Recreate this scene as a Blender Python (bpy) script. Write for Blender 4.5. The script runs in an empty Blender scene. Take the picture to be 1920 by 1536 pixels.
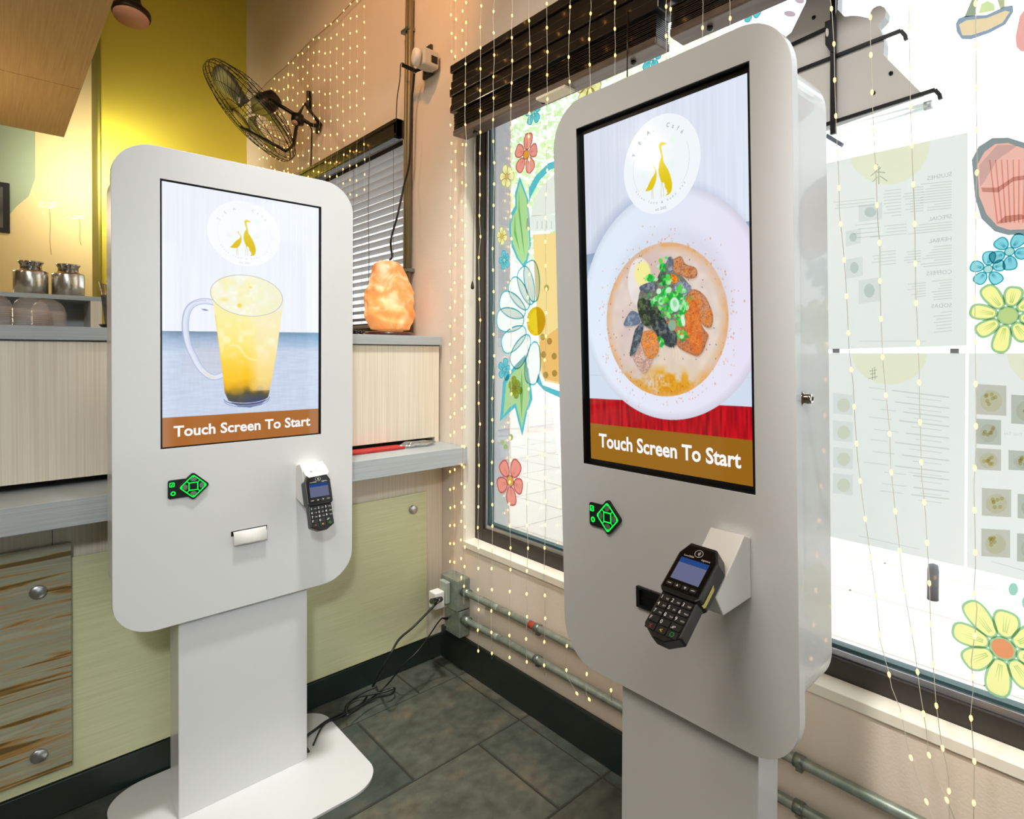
import bpy, bmesh, math, random
import numpy as np
from mathutils import Vector, Matrix
from mathutils.geometry import tessellate_polygon
random.seed(7); rng = np.random.default_rng(7)
D = math.pi/180
# ------------------------------------------------------------------ camera
F, CX, CY, YAW, PIT, ROL, CH = 1091.535, 1130.03, 672.394, 43.435, -.6362, -.3159, 1.30
def _rx(a): c,s=np.cos(a),np.sin(a); return np.array([[1,0,0],[0,c,-s],[0,s,c]])
def _ry(a): c,s=np.cos(a),np.sin(a); return np.array([[c,0,s],[0,1,0],[-s,0,c]])
def _rz(a): c,s=np.cos(a),np.sin(a); return np.array([[c,-s,0],[s,c,0],[0,0,1]])
CR = _rz(YAW*D-np.pi/2)@_rx(PIT*D)@_ry(ROL*D)
CO = np.array([0,0,CH])
sc = bpy.context.scene
col = sc.collection
cam = bpy.data.cameras.new('camera'); camo = bpy.data.objects.new('camera', cam); col.objects.link(camo)
cam.sensor_width = 36; cam.lens = F/1920*36; cam.clip_start = .02
cam.shift_x = -(CX-960)/1920; cam.shift_y = -(768-CY)/1920
M = Matrix.Identity(4)
for i in range(3):
    M[i][0]=CR[i,0]; M[i][1]=CR[i,2]; M[i][2]=-CR[i,1]; M[i][3]=CO[i]
camo.matrix_world = M; sc.camera = camo
sc.view_settings.view_transform='Standard'; sc.view_settings.look='None'
sc.view_settings.exposure=0.0; sc.view_settings.gamma=1.0
sc.view_settings.use_curve_mapping=False
try: sc.cycles.max_bounces=10; sc.cycles.diffuse_bounces=5; sc.cycles.transparent_max_bounces=16; sc.cycles.sample_clamp_indirect=6; sc.cycles.caustics_reflective=False; sc.cycles.caustics_refractive=False
except Exception: pass
# ------------------------------------------------------------------ daylight, ceiling lamps and added fill spots
w = bpy.data.worlds.new('daylight'); sc.world = w; w.use_nodes=True
bg = w.node_tree.nodes['Background']; bg.inputs[0].default_value=(.93,.97,1,1); bg.inputs[1].default_value=2.9
def area(name, loc, rot, sx, sy, power, colr, portal=False, spread=None):
    l=bpy.data.lights.new(name,'AREA'); l.shape='RECTANGLE'; l.size=sx; l.size_y=sy; l.energy=power; l.color=colr
    if portal: l.cycles.is_portal=True
    if spread: l.spread=spread
    o=bpy.data.objects.new(name,l); o.location=loc; o.rotation_euler=rot; col.objects.link(o); return o
area('window_daylight_portal',(1.50,.27,1.4),(0,-math.pi/2*-1,0),2.0,3.6,1,(1,1,1),portal=True)
area('ceiling_panel_light',(-1.6,.6,3.95),(0,0,0),1.6,1.6,76,(1,.92,.82))
area('ceiling_panel_light.001',(-1.6,-1.6,3.95),(0,0,0),1.6,1.6,50,(1,.94,.85))
area('front_window_daylight',(.55,-2.9,1.25),(math.pi/2,0,0),1.3,2.0,14,(.85,.94,1))
def spot(name,loc,tgt,power,colr,size=60,blend=.8,rad=.05):
    l=bpy.data.lights.new(name,'SPOT'); l.energy=power; l.color=colr; l.spot_size=size*D; l.spot_blend=blend; l.shadow_soft_size=rad
    o=bpy.data.objects.new(name,l); o.location=loc; o.rotation_euler=(Vector(tgt)-Vector(loc)).to_track_quat('-Z','Y').to_euler(); col.objects.link(o); return o
def lamp(name,loc,power,colr,rad=.08):
    l=bpy.data.lights.new(name,'POINT'); l.energy=power; l.color=colr; l.shadow_soft_size=rad
    o=bpy.data.objects.new(name,l); o.location=loc; col.objects.link(o); return o
spot('ceiling_downlight',(.55,1.25,3.95),(1.10,2.12,.40),400,(1,.97,.93),38,.8,.12)
spot('added_wall_fill',(.2,.33,2.95),(1.339,.12,.45),230,(1,.98,.95),22,.8,.08)  # added fill that brightens the wall below the window, not a known fixture
spot('added_fill_spot.001',(-.75,-1.3,2.7),(.50,1.9,1.15),170,(.93,.97,1),36,.6,.15)  # added narrow fill for the far kiosk face, no such fixture known
lamp('kitchen_lamp',(-.45,3.75,1.95),19,(1,.80,.52))
spot('kitchen_spot',(.40,4.62,2.44),(.62,4.95,2.40),36,(1,.90,.70),160,1,.02)
spot('added_fill_spot',(.2,1.5,3.6),(1.339,2.75,2.75),85,(1,.42,.11),62)  # added orange fill on the upper wall, boosts the fairy-light glow
# ------------------------------------------------------------------ measuring helpers (photo pixel -> point on a real plane)
def bp(x,y,ax,v):
    d=CR@np.array([(x-CX)/F,1,-(y-CY)/F]); i='xyz'.index(ax); t=(v-CO[i])/d[i]; return CO+t*d
KP={'L':(0.51806,1.90627,1.39322,.07485,.34472,-.02335),'R':(.88225,.69832,1.41994,-.6644,1.77993,-.44389)}
def kmat(k):
    x,y,z,yw,tx,ty=KP[k]; b=0 if k=='L' else -np.pi/2
    return _rz(b+yw*D)@_rx(tx*D)@_ry(ty*D), np.array([x,y,z])
def KQ(k,u,v,w=0):
    Mx,o=kmat(k); return o+Mx@np.array([u,-w,v])
def bpk(k,px,py,w=0):
    Mx,o=kmat(k); d=CR@np.array([(px-CX)/F,1,-(py-CY)/F]); n=Mx@np.array([0,-1,0]); o2=o+Mx@np.array([0,-w,0])
    t=((o2-CO)@n)/(d@n); l=Mx.T@(CO+t*d-o); return l[0],l[2]
# ------------------------------------------------------------------ object helpers
def lin(c):
    if isinstance(c,str):
        c=[int(c[i:i+2],16)/255 for i in (0,2,4)]
        return tuple(((x+.055)/1.055)**2.4 if x>.04045 else x/12.92 for x in c)
    return tuple(c)
_m={}
def mat(name,c,rough=.5,metal=0,emit=0,spec=.5,coat=0,noise=None,bump=None,alpha=1,trans=0):
    if name in _m: return _m[name]
    m=bpy.data.materials.new(name); m.use_nodes=True; nt=m.node_tree; p=nt.nodes['Principled BSDF']; c=lin(c)
    p.inputs['Base Color'].default_value=(*c,1); p.inputs['Roughness'].default_value=rough; p.inputs['Metallic'].default_value=metal
    p.inputs['Specular IOR Level'].default_value=spec; p.inputs['Coat Weight'].default_value=coat; p.inputs['Coat Roughness'].default_value=.05
    p.inputs['Transmission Weight'].default_value=trans
    if emit: p.inputs['Emission Color'].default_value=(*c,1); p.inputs['Emission Strength'].default_value=emit
    if alpha<1: p.inputs['Alpha'].default_value=alpha
    tc=nt.nodes.new('ShaderNodeTexCoord')
    if noise:   # (scale xyz, colour2, low, high, detail)
        s,c2,lo,hi,det=noise
        mp=nt.nodes.new('ShaderNodeMapping'); mp.inputs['Scale'].default_value=s
        n=nt.nodes.new('ShaderNodeTexNoise'); n.inputs['Scale'].default_value=1; n.inputs['Detail'].default_value=det
        r=nt.nodes.new('ShaderNodeValToRGB'); r.color_ramp.elements[0].position=lo; r.color_ramp.elements[1].position=hi
        r.color_ramp.elements[0].color=(*c,1); r.color_ramp.elements[1].color=(*lin(c2),1)
        nt.links.new(tc.outputs['Object'],mp.inputs[0]); nt.links.new(mp.outputs[0],n.inputs[0]); nt.links.new(n.outputs[0],r.inputs[0]); nt.links.new(r.outputs[0],p.inputs['Base Color'])
    if bump:    # (scale, strength)
        n=nt.nodes.new('ShaderNodeTexNoise'); n.inputs['Scale'].default_value=bump[0]; n.inputs['Detail'].default_value=4
        b=nt.nodes.new('ShaderNodeBump'); b.inputs['Strength'].default_value=bump[1]; b.inputs['Distance'].default_value=.002
        nt.links.new(tc.outputs['Object'],n.inputs[0]); nt.links.new(n.outputs[0],b.inputs['Height']); nt.links.new(b.outputs[0],p.inputs['Normal'])
    _m[name]=m; return m
def emis(name,c,s):
    if name in _m: return _m[name]
    m=bpy.data.materials.new(name); m.use_nodes=True; nt=m.node_tree; nt.nodes.remove(nt.nodes['Principled BSDF'])
    e=nt.nodes.new('ShaderNodeEmission'); e.inputs[0].default_value=(*lin(c),1); e.inputs[1].default_value=s
    nt.links.new(e.outputs[0],nt.nodes['Material Output'].inputs[0]); _m[name]=m; return m
def paint(name,c,k=.36,clear=.0):
    """thin paint / paper on glass: part of the daylight scatters through it"""
    if name in _m: return _m[name]
    m=bpy.data.materials.new(name); m.use_nodes=True; nt=m.node_tree; nt.nodes.remove(nt.nodes['Principled BSDF']); c=lin(c)
    t=nt.nodes.new('ShaderNodeBsdfTranslucent'); t.inputs[0].default_value=(*[min(1,x*k*1.62) for x in c],1)
    d=nt.nodes.new('ShaderNodeBsdfDiffuse'); d.inputs[0].default_value=(*c,1)
    a=nt.nodes.new('ShaderNodeMixShader'); a.inputs[0].default_value=.15
    nt.links.new(t.outputs[0],a.inputs[1]); nt.links.new(d.outputs[0],a.inputs[2]); out=a
    if clear:
        tr=nt.nodes.new('ShaderNodeBsdfTransparent'); b=nt.nodes.new('ShaderNodeMixShader'); b.inputs[0].default_value=clear
        nt.links.new(a.outputs[0],b.inputs[1]); nt.links.new(tr.outputs[0],b.inputs[2]); out=b
    nt.links.new(out.outputs[0],nt.nodes['Material Output'].inputs[0]); _m[name]=m; return m
def ink(name,c,a=1.0):
    """thin see-through print or brush stroke: tints what shines through it"""
    if name in _m: return _m[name]
    m=bpy.data.materials.new(name); m.use_nodes=True; nt=m.node_tree; nt.nodes.remove(nt.nodes['Principled BSDF']); c=lin(c)
    t=nt.nodes.new('ShaderNodeBsdfTransparent'); t.inputs[0].default_value=(*[1-a*(1-x) for x in c],1)
    nt.links.new(t.outputs[0],nt.nodes['Material Output'].inputs[0]); _m[name]=m; return m
def glassy(name,tint=(1,1,1),refl=.06,rough=.0):
    if name in _m: return _m[name]
    m=bpy.data.materials.new(name); m.use_nodes=True; nt=m.node_tree; nt.nodes.remove(nt.nodes['Principled BSDF'])
    t=nt.nodes.new('ShaderNodeBsdfTransparent'); t.inputs[0].default_value=(*tint,1)
    g=nt.nodes.new('ShaderNodeBsdfGlossy'); g.inputs['Roughness'].default_value=rough
    fr=nt.nodes.new('ShaderNodeLayerWeight'); fr.inputs[0].default_value=.25
    mul=nt.nodes.new('ShaderNodeMath'); mul.operation='MULTIPLY_ADD'; mul.inputs[1].default_value=.5; mul.inputs[2].default_value=refl; mul.use_clamp=True
    a=nt.nodes.new('ShaderNodeMixShader')
    nt.links.new(fr.outputs[0],mul.inputs[0]); nt.links.new(mul.outputs[0],a.inputs[0]); nt.links.new(t.outputs[0],a.inputs[1]); nt.links.new(g.outputs[0],a.inputs[2])
    nt.links.new(a.outputs[0],nt.nodes['Material Output'].inputs[0]); _m[name]=m; return m

class MB:
    def __init__(s): s.v=[]; s.f=[]; s.mi=[]; s.sm=[]; s.cur=0; s.smooth=False; s.T=None
    def add(s,vs,fs,sm=None):
        b=len(s.v); vs=[tuple(p) for p in vs]
        if s.T: vs=[tuple(s.T(*p)) for p in vs]
        s.v+=vs
        for f in fs: s.f.append([b+i for i in f]); s.mi.append(s.cur); s.sm.append(s.smooth if sm is None else sm)
        return s
    def box(s,x0,y0,z0,x1,y1,z1):
        return s.add([(x0,y0,z0),(x1,y0,z0),(x1,y1,z0),(x0,y1,z0),(x0,y0,z1),(x1,y0,z1),(x1,y1,z1),(x0,y1,z1)],
          [(0,3,2,1),(4,5,6,7),(0,1,5,4),(1,2,6,5),(2,3,7,6),(3,0,4,7)],False)
    def tube(s,pts,r,n=8,cap=True,closed=False):
        P=[Vector(p) for p in pts]; m=len(P); rs=r if hasattr(r,'__len__') else [r]*m; vs=[]; prev=None
        for i,p in enumerate(P):
            a=P[(i-1)%m] if (closed or i>0) else p; b=P[(i+1)%m] if (closed or i<m-1) else p
            t=(b-a).normalized()
            if prev is None: q=t.orthogonal().normalized()
            else: q=(prev-t*prev.dot(t)); q=q.normalized() if q.length>1e-6 else t.orthogonal().normalized()
            prev=q; c=t.cross(q)
            for j in range(n):
                an=2*math.pi*j/n; vs.append(p+(q*math.cos(an)+c*math.sin(an))*rs[i])
        fs=[]; k=m if closed else m-1
        for i in range(k):
            for j in range(n):
                i2=(i+1)%m; fs.append((i*n+j,i*n+(j+1)%n,i2*n+(j+1)%n,i2*n+j))
        if cap and not closed: fs.append(tuple(range(n))[::-1]); fs.append(tuple((m-1)*n+j for j in range(n)))
        return s.add(vs,fs,True)
    def cyl(s,a,b,r,n=16,r2=None): return s.tube([a,b],[r,r if r2 is None else r2],n)
    def lathe(s,c,prof,n=32,axis=(0,0,1)):
        ax=Vector(axis).normalized(); q=ax.orthogonal().normalized(); t=ax.cross(q); c=Vector(c); vs=[]
        for r,h in prof:
            for j in range(n):
                an=2*math.pi*j/n; vs.append(c+ax*h+(q*math.cos(an)+t*math.sin(an))*r)
        fs=[(i*n+j,i*n+(j+1)%n,(i+1)*n+(j+1)%n,(i+1)*n+j) for i in range(len(prof)-1) for j in range(n)]
        if prof[0][0]>1e-5: fs.append(tuple(range(n))[::-1])
        if prof[-1][0]>1e-5: fs.append(tuple((len(prof)-1)*n+j for j in range(n)))
        return s.add(vs,fs,True)
    def prism(s,poly,fn,a,b,cap2=True):
        """poly: 2-D outline, fn(p,q,depth)->xyz"""
        n=len(poly); vs=[fn(p,q,a) for p,q in poly]+[fn(p,q,b) for p,q in poly]
        tri=tessellate_polygon([[Vector((p,q,0)) for p,q in poly]])
        fs=[tuple(t) for t in tri]
        if cap2: fs+=[tuple(i+n for i in t[::-1]) for t in tri]
        fs+=[(i,(i+1)%n,(i+1)%n+n,i+n) for i in range(n)]
        return s.add(vs,fs,False)
    def flat(s,poly,fn,d=0):
        tri=tessellate_polygon([[Vector((p,q,0)) for p,q in poly]])
        return s.add([fn(p,q,d) for p,q in poly],[tuple(t) for t in tri],False)
    def ring(s,outer,inner,fn,d=0):
        P=outer+inner; tri=tessellate_polygon([[Vector((p,q,0)) for p,q in outer],[Vector((p,q,0)) for p,q in inner]])
        return s.add([fn(p,q,d) for p,q in P],[tuple(t) for t in tri],False)
    def strip(s,P,Q,fn,d=0):
        n=len(P); return s.add([fn(p,q,d) for p,q in P+Q],[(i,(i+1)%n,(i+1)%n+n,i+n) for i in range(n)],False)
    def frame(s,outer,inner,fn,a,b):
        no=len(outer); P=outer+inner
        tri=tessellate_polygon([[Vector((p,q,0)) for p,q in outer],[Vector((p,q,0)) for p,q in inner]])
        N=len(P); vs=[fn(p,q,a) for p,q in P]+[fn(p,q,b) for p,q in P]
        fs=[tuple(t) for t in tri]+[tuple(i+N for i in t[::-1]) for t in tri]
        fs+=[(i,(i+1)%no,(i+1)%no+N,i+N) for i in range(no)]
        ni=len(inner); fs+=[(no+i,no+(i+1)%ni,no+(i+1)%ni+N,no+i+N) for i in range(ni)]
        return s.add(vs,fs,False)
    def mat(s,i): s.cur=i; return s
    def build(s,name,m,parent=None,origin=None,bevel=0,seg=2,norm=True,**tags):
        o0=np.array(origin if origin is not None else ((0,0,0) if parent is None else list(WL[parent.name])),float)
        me=bpy.data.meshes.new(name); me.from_pydata([tuple(np.array(v)-o0) for v in s.v],[],s.f)
        ms=m if isinstance(m,(list,tuple)) else [m]
        for x in ms: me.materials.append(x)
        me.polygons.foreach_set('material_index',s.mi); me.polygons.foreach_set('use_smooth',s.sm)
        if norm:
            bm=bmesh.new(); bm.from_mesh(me); bmesh.ops.recalc_face_normals(bm,faces=bm.faces); bm.to_mesh(me); bm.free()
        me.update(); o=bpy.data.objects.new(name,me); col.objects.link(o)
        if parent: o.parent=parent; o.location=tuple(o0-WL[parent.name])
        else: o.location=tuple(o0)
        WL[o.name]=o0
        if bevel:
            b=o.modifiers.new('bevel','BEVEL'); b.width=bevel; b.segments=seg; b.limit_method='ANGLE'; b.angle_limit=40*D
        for k,v in tags.items(): o[k]=v
        return o
WL={}
def empty(name,loc,label=None,category=None,group=None):
    o=bpy.data.objects.new(name,None); o.location=tuple(loc); o.empty_display_size=.05; col.objects.link(o); WL[o.name]=np.array(loc,float)
    if label: o['label']=label
    if category: o['category']=category
    if group: o['group']=group
    return o
def T(label,category,group=None):
    d=dict(label=label,category=category)
    if group: d['group']=group
    return d
def rrect(u0,v0,u1,v1,r,n=8):
    out=[]
    for cx,cy,a0 in ((u1-r,v1-r,0),(u0+r,v1-r,90),(u0+r,v0+r,180),(u1-r,v0+r,270)):
        for i in range(n+1):
            a=(a0+90*i/n)*D; out.append((cx+r*math.cos(a),cy+r*math.sin(a)))
    return out
def smoothline(pts,n=6):
    P=[Vector(p) for p in pts]; out=[]
    for i in range(len(P)-1):
        p0=P[max(i-1,0)];p1=P[i];p2=P[i+1];p3=P[min(i+2,len(P)-1)]
        for k in range(n):
            t=k/n; out.append(.5*((2*p1)+(-p0+p2)*t+(2*p0-5*p1+4*p2-p3)*t*t+(-p0+3*p1-3*p2+p3)*t**3))
    out.append(P[-1]); return out
_tc={}
def text2d(s,size=1,weight=0,align='CENTER',italic=0):
    key=(s,weight,align,italic)
    if key not in _tc:
        c=bpy.data.curves.new('t','FONT'); c.body=s; c.size=1; c.align_x=align; c.offset=weight; c.shear=italic; c.resolution_u=3
        o=bpy.data.objects.new('t',c); col.objects.link(o); dg=bpy.context.evaluated_depsgraph_get(); dg.update()
        me=bpy.data.meshes.new_from_object(o.evaluated_get(dg)); V=[(v.co.x,v.co.y) for v in me.vertices]; Fc=[tuple(p.vertices) for p in me.polygons]
        bpy.data.objects.remove(o); bpy.data.curves.remove(c); bpy.data.meshes.remove(me); _tc[key]=(V,Fc)
    V,Fc=_tc[key]; return [(x*size,y*size) for x,y in V],Fc
def put_text(mb,s,size,fn,x=0,y=0,rot=0,weight=0,align='CENTER',sx=1,d=0,italic=0):
    V,Fc=text2d(s,size,weight,align,italic); c,si=math.cos(rot),math.sin(rot)
    mb.add([fn(x+(p*sx)*c-q*si,y+(p*sx)*si+q*c,d) for p,q in V],Fc,False)
# ------------------------------------------------------------------ materials
white=mat('white_powder_coat','D6D8D8',.32,coat=.35,bump=(900,.05))
black=mat('black_plastic','0c0e0e',.35); blackm=mat('black_metal','14150f',.4,.3)
peach=mat('peach_wall_paint','EBDFD0',.75,noise=((1.3,1.3,1.3),'E4D5C3',.35,.7,4),bump=(160,.25))
yellow=mat('yellow_green_wall_paint','D8CB48',.5,bump=(140,.2))
cream=mat('cream_wall_paint','F0DCA2',.6,bump=(140,.2))
olive=mat('olive_wall_side','8F8B2E',.6)
mint=mat('mint_wall_paint','A3B79A',.6)
plaster=mat('white_plaster','EFE9D8',.6,bump=(120,.15))
ceilm=mat('ceiling_paint','B9A98B',.8)
lam=mat('pale_laminate','E6DECB',.45,noise=((240,240,2.2),'D9CEB8',.38,.66,5))
lamtan=mat('tan_wood_panel','BE9C66',.55,noise=((160,3,160),'AE8B57',.35,.7,5))
greyl=mat('grey_laminate','AFB6B7',.4,noise=((4,4,220),'9FA6A6',.35,.7,4))
greenp=mat('green_metallic_panel','DEE0B6',.32,.05,noise=((6,6,240),'D0D4A4',.3,.7,4))
base_m=mat('dark_baseboard','1c2823',.35,noise=((6,6,6),'272d24',.4,.7,5),spec=.5)
steel=mat('brushed_steel','BFC1BF',.28,.95); chrome=mat('polished_chrome','C9C7C2',.07,1)
pipe_m=mat('galvanised_conduit','8E9A8E',.38,.6,noise=((40,40,40),'A5ADA3',.4,.7,3))
frame_m=mat('dark_window_frame','3A3632',.42,.35); alum=mat('bare_aluminium','B9BBC4',.3,.85)
wood_dark=mat('dark_wood_blind','1B1611',.32,noise=((30,2,200),'120e0b',.4,.7,3),coat=.3)
whitem=mat('matt_white_plastic','E8E6E1',.45)
cordm=mat('black_rubber_cord','101312',.4)
wirem=mat('silver_fairy_wire','E2DCCB',.35,.4)
ledm=emis('warm_led_bulb',(1,.43,.095),7)
# ------------------------------------------------------------------ the room
XW, YC, YB, YL, ZC = 1.339, 2.21, 4.95, 5.24, 4.15
# floor: slate slabs over grout
slate=bpy.data.materials.new('slate_tiles'); slate.use_nodes=True; nt=slate.node_tree; p=nt.nodes['Principled BSDF']
tc=nt.nodes.new('ShaderNodeTexCoord'); at=nt.nodes.new('ShaderNodeAttribute'); at.attribute_name='tone'
n1=nt.nodes.new('ShaderNodeTexNoise'); n1.inputs['Scale'].default_value=5; n1.inputs['Detail'].default_value=8; n1.inputs['Roughness'].default_value=.62
n2=nt.nodes.new('ShaderNodeTexNoise'); n2.inputs['Scale'].default_value=26; n2.inputs['Detail'].default_value=6
r1=nt.nodes.new('ShaderNodeValToRGB'); e=r1.color_ramp.elements; e[0].position=.33; e[0].color=(*lin('41463D'),1); e[1].position=.72; e[1].color=(*lin('6E6454'),1)
x=r1.color_ramp.elements.new(.52); x.color=(*lin('50564D'),1)
r2=nt.nodes.new('ShaderNodeValToRGB'); r2.color_ramp.elements[0].position=.3; r2.color_ramp.elements[0].color=(.62,.62,.62,1); r2.color_ramp.elements[1].position=.75; r2.color_ramp.elements[1].color=(1.15,1.15,1.15,1)
mx=nt.nodes.new('ShaderNodeMix'); mx.data_type='RGBA'; mx.blend_type='MULTIPLY'; mx.inputs[0].default_value=1
mx2=nt.nodes.new('ShaderNodeMix'); mx2.data_type='RGBA'; mx2.blend_type='MULTIPLY'; mx2.inputs[0].default_value=1
bm_=nt.nodes.new('ShaderNodeBump'); bm_.inputs['Strength'].default_value=.5; bm_.inputs['Distance'].default_value=.004
for nn in (n1,n2): nt.links.new(tc.outputs['Object'],nn.inputs[0])
nt.links.new(n1.outputs[0],r1.inputs[0]); nt.links.new(n2.outputs[0],r2.inputs[0]); nt.links.new(r1.outputs[0],mx.inputs[6]); nt.links.new(r2.outputs[0],mx.inputs[7])
nt.links.new(mx.outputs[2],mx2.inputs[6]); nt.links.new(at.outputs['Color'],mx2.inputs[7]); nt.links.new(mx2.outputs[2],p.inputs['Base Color'])
nt.links.new(n2.outputs[0],bm_.inputs['Height']); nt.links.new(bm_.outputs[0],p.inputs['Normal']); p.inputs['Roughness'].default_value=.42
grout=mat('dark_grout','2c2c22',.9)
fl=MB(); tones=[]
fl.mat(1).box(-4,-3,-.15,XW,YL,-.004); tones+=[(1,1,1)]*6
rows=[(5.24,4.83),(4.83,4.42),(4.42,4.01),(4.01,3.6),(3.6,3.2),(3.2,2.8),(2.8,2.41),(2.41,2.012),(2.012,1.612),(1.612,1.212),(1.212,.812),(.812,.412),(.412,.012),(.012,-.388),(-.388,-.8),(-.8,-1.2),(-1.2,-1.6),(-1.6,-2.0),(-2.0,-2.4),(-2.4,-3)]
fl.mat(0)
for i,(y1,y0) in enumerate(rows):
    j0={7:1.124,8:.883,9:1.113,10:.883}.get(i, 1.113 if i%2 else .883)
    xs=[XW,1.288,j0]; 
    while xs[-1]>-4: xs.append(xs[-1]-(.408 if (i%3) else .61))
    for a,b in zip(xs[1:],xs[:-1]):
        if b-a<.01: continue
        g=.0035; z=rng.uniform(-.0012,.0); t=rng.uniform(.75,1.2); hue=rng.uniform(-.06,.06)
        fl.add([(a+g,y0+g,-.004),(b-g,y0+g,-.004),(b-g,y1-g,-.004),(a+g,y1-g,-.004),(a+g+.002,y0+g+.002,z),(b-g-.002,y0+g+.002,z),(b-g-.002,y1-g-.002,z),(a+g+.002,y1-g-.002,z)],
               [(4,5,6,7),(0,1,5,4),(1,2,6,5),(2,3,7,6),(3,0,4,7)],False); tones+=[(t+hue,t,t-hue*.8)]*5
fo=fl.build('floor',[slate,grout],kind='structure')
ca=fo.data.color_attributes.new('tone','FLOAT_COLOR','CORNER')
arr=[]
# polygon order is kept by recalc normals
for poly in fo.data.polygons: arr+= [(*tones[poly.index],1)]*poly.loop_total
ca.data.foreach_set('color',[c for a in arr for c in a])
MB().box(-4,-3,ZC,XW,YL+.2,ZC+.1).build('ceiling',ceilm,kind='structure')
# window wall with two openings
W1=(-1.55,2.045,.52,2.42); W2=(2.56,3.9,1.40,2.36); XO=XW+.17
wr=MB()
wr.box(XW,-3,0,XO,W1[0],ZC).box(XW,W1[1],0,XO,W2[0],ZC).box(XW,W2[1],0,XO,YL+.2,ZC)
wr.box(XW,W1[0],0,XO,W1[1],W1[2]).box(XW,W1[0],W1[3],XO,W1[1],ZC).box(XW,W2[0],0,XO,W2[1],W2[2]).box(XW,W2[0],W2[3],XO,W2[1],ZC)
wr.build('wall_right',peach,kind='structure')
MB().box(.503,YB,0,XW,YL+.15,ZC).build('wall_back',yellow,kind='structure')
# deeper stretch of the back wall, cream with a mint field left of it
wb=MB(); wb.box(-4,YL,0,.503,YL+.15,ZC)
wb.mat(1).flat([tuple(bp(x,y,'y',YL-.001)[[0,2]]) for x,y in ((-900,200),(66,200),(66,335),(54,368),(30,388),(12,410),(-6,445),(-900,700))],lambda p,q,d:(p,YL-.001,q))
wb.build('wall_back_alcove',[cream,mint],kind='structure')
MB().box(.490,YB-.02,0,.503,YL,ZC).build('wall_back_side',olive,kind='structure')  # side face of the projecting back wall, coloured darker than its front
MB().box(-4.1,-3,0,-4,YL+.2,ZC).build('wall_left',mat('brown_wall_paint','6A5B48',.7),kind='structure')
MB().box(-4,-3.1,0,XW,-3,ZC).build('wall_front',mat('brown_wall_paint','6A5B48',.7),kind='structure')
MB().box(XW-.014,-3,0,XW,2.1965,.132).build('baseboard_right',base_m,bevel=.003,kind='structure')
# ------------------------------------------------------------------ main window
win=empty('window_1',(XW,.25,.52)); win['kind']='structure'
fr=MB()
y0,y1,z0,z1=W1
for (a,b,c,d) in ((y0,y0+.06,z0,z1),(y1-.055,y1,z0,z1),(y0+.06,y1-.055,z0,z0+.052),(y0+.06,y1-.055,z1-.05,z1)): fr.box(1.392,a,c,1.44,b,d)
fr.build('window_frame',frame_m,win,bevel=.002)
al=MB()
for (a,b,c,d) in ((y0+.06,y0+.075,z0+.052,z1),(y1-.07,y1-.055,z0+.052,z1),(y0+.075,y1-.07,z0+.052,z0+.068)): al.box(1.401,a,c,1.436,b,d)
al.build('glazing_bead',alum,win,bevel=.0015)
gk=MB()
for (a,b,c,d) in ((y1-.077,y1-.07,z0+.068,z1),(y0+.075,y1-.077,z0+.068,z0+.076)): gk.box(1.409,a,c,1.432,b,d)
gk.build('glazing_gasket',mat('teal_gasket','2E4A4C',.5),win)
MB().box(1.4155,y0+.07,z0+.066,1.4205,y1-.068,z1-.048).build('glass_pane',glassy('window_glass',(.97,.99,.98),.02),win)
rv=MB(); rv.box(XW-.004,y1-.002,z0-.02,1.392,y1+.004,z1).box(XW-.006,y0,z0-.022,1.392,y1,z0+.004)
rv.build('window_sill',plaster,win,bevel=.002)
# ------------------------------------------------------------------ rear window with venetian blind
win2=empty('window_2',(XW,3.2,1.4)); win2['kind']='structure'
f2=MB()
for (a,b,c,d) in ((W2[0],W2[0]+.05,W2[2],W2[3]),(W2[1]-.05,W2[1],W2[2],W2[3]),(W2[0],W2[1],W2[2],W2[2]+.05),(W2[0],W2[1],W2[3]-.05,W2[3])): f2.box(1.44,a,c,1.48,b,d)
f2.build('window_frame',frame_m,win2)
MB().box(1.455,W2[0]+.04,W2[2]+.04,1.459,W2[1]-.04,W2[3]-.04).build('glass_pane',glassy('window_glass'),win2)
bl=empty('venetian_blind',(XW+.03,3.2,2.32),'white slatted venetian blind half open behind the pink rock lamp, under a dark wood valance','blind')
sl=whitem; ns=23
m_sl=mat('grey_blind_slat','C4C5CA',.4)
for i in range(ns):
    z=2.275-i*.0385; s=MB(); a=-10*D; hw=.024; pr=[(-hw,-.0012),(hw,-.0012),(hw,.0012),(-hw,.0012)]
    # slat tilted: inner edge up
    def fs(p,q,yy,z=z): return (1.385+p*math.cos(a)-q*math.sin(a), yy, z+p*math.sin(a)+q*math.cos(a))
    s.prism(pr,fs,2.575,3.88); s.build('slat',m_sl,bl)
v=MB(); 
for (xx,zz,h,dp) in ((1.300,2.290,.086,.030),(1.292,2.355,.016,.04),(1.296,2.296,.012,.034)): v.box(xx,2.552,zz,xx+dp,3.93,zz+h)
v.box(1.300,2.552,2.290,1.339,2.575,2.375).build('valance',wood_dark,bl,bevel=.002)
for yy in (2.70,3.15,3.6):
    for xx in (1.362,1.408): MB().tube([(xx,yy,2.29),(xx,yy,1.42)],.001,5).build('ladder_cord',mat('grey_cord','6b6f70',.6),bl)
c3=MB().tube(smoothline([(1.29,2.80,2.29),(1.288,2.81,2.0),(1.287,2.80,1.7),(1.288,2.83,1.55)]),.0016,6); c3.build('pull_cord',mat('grey_cord','6b6f70'),bl)
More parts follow.
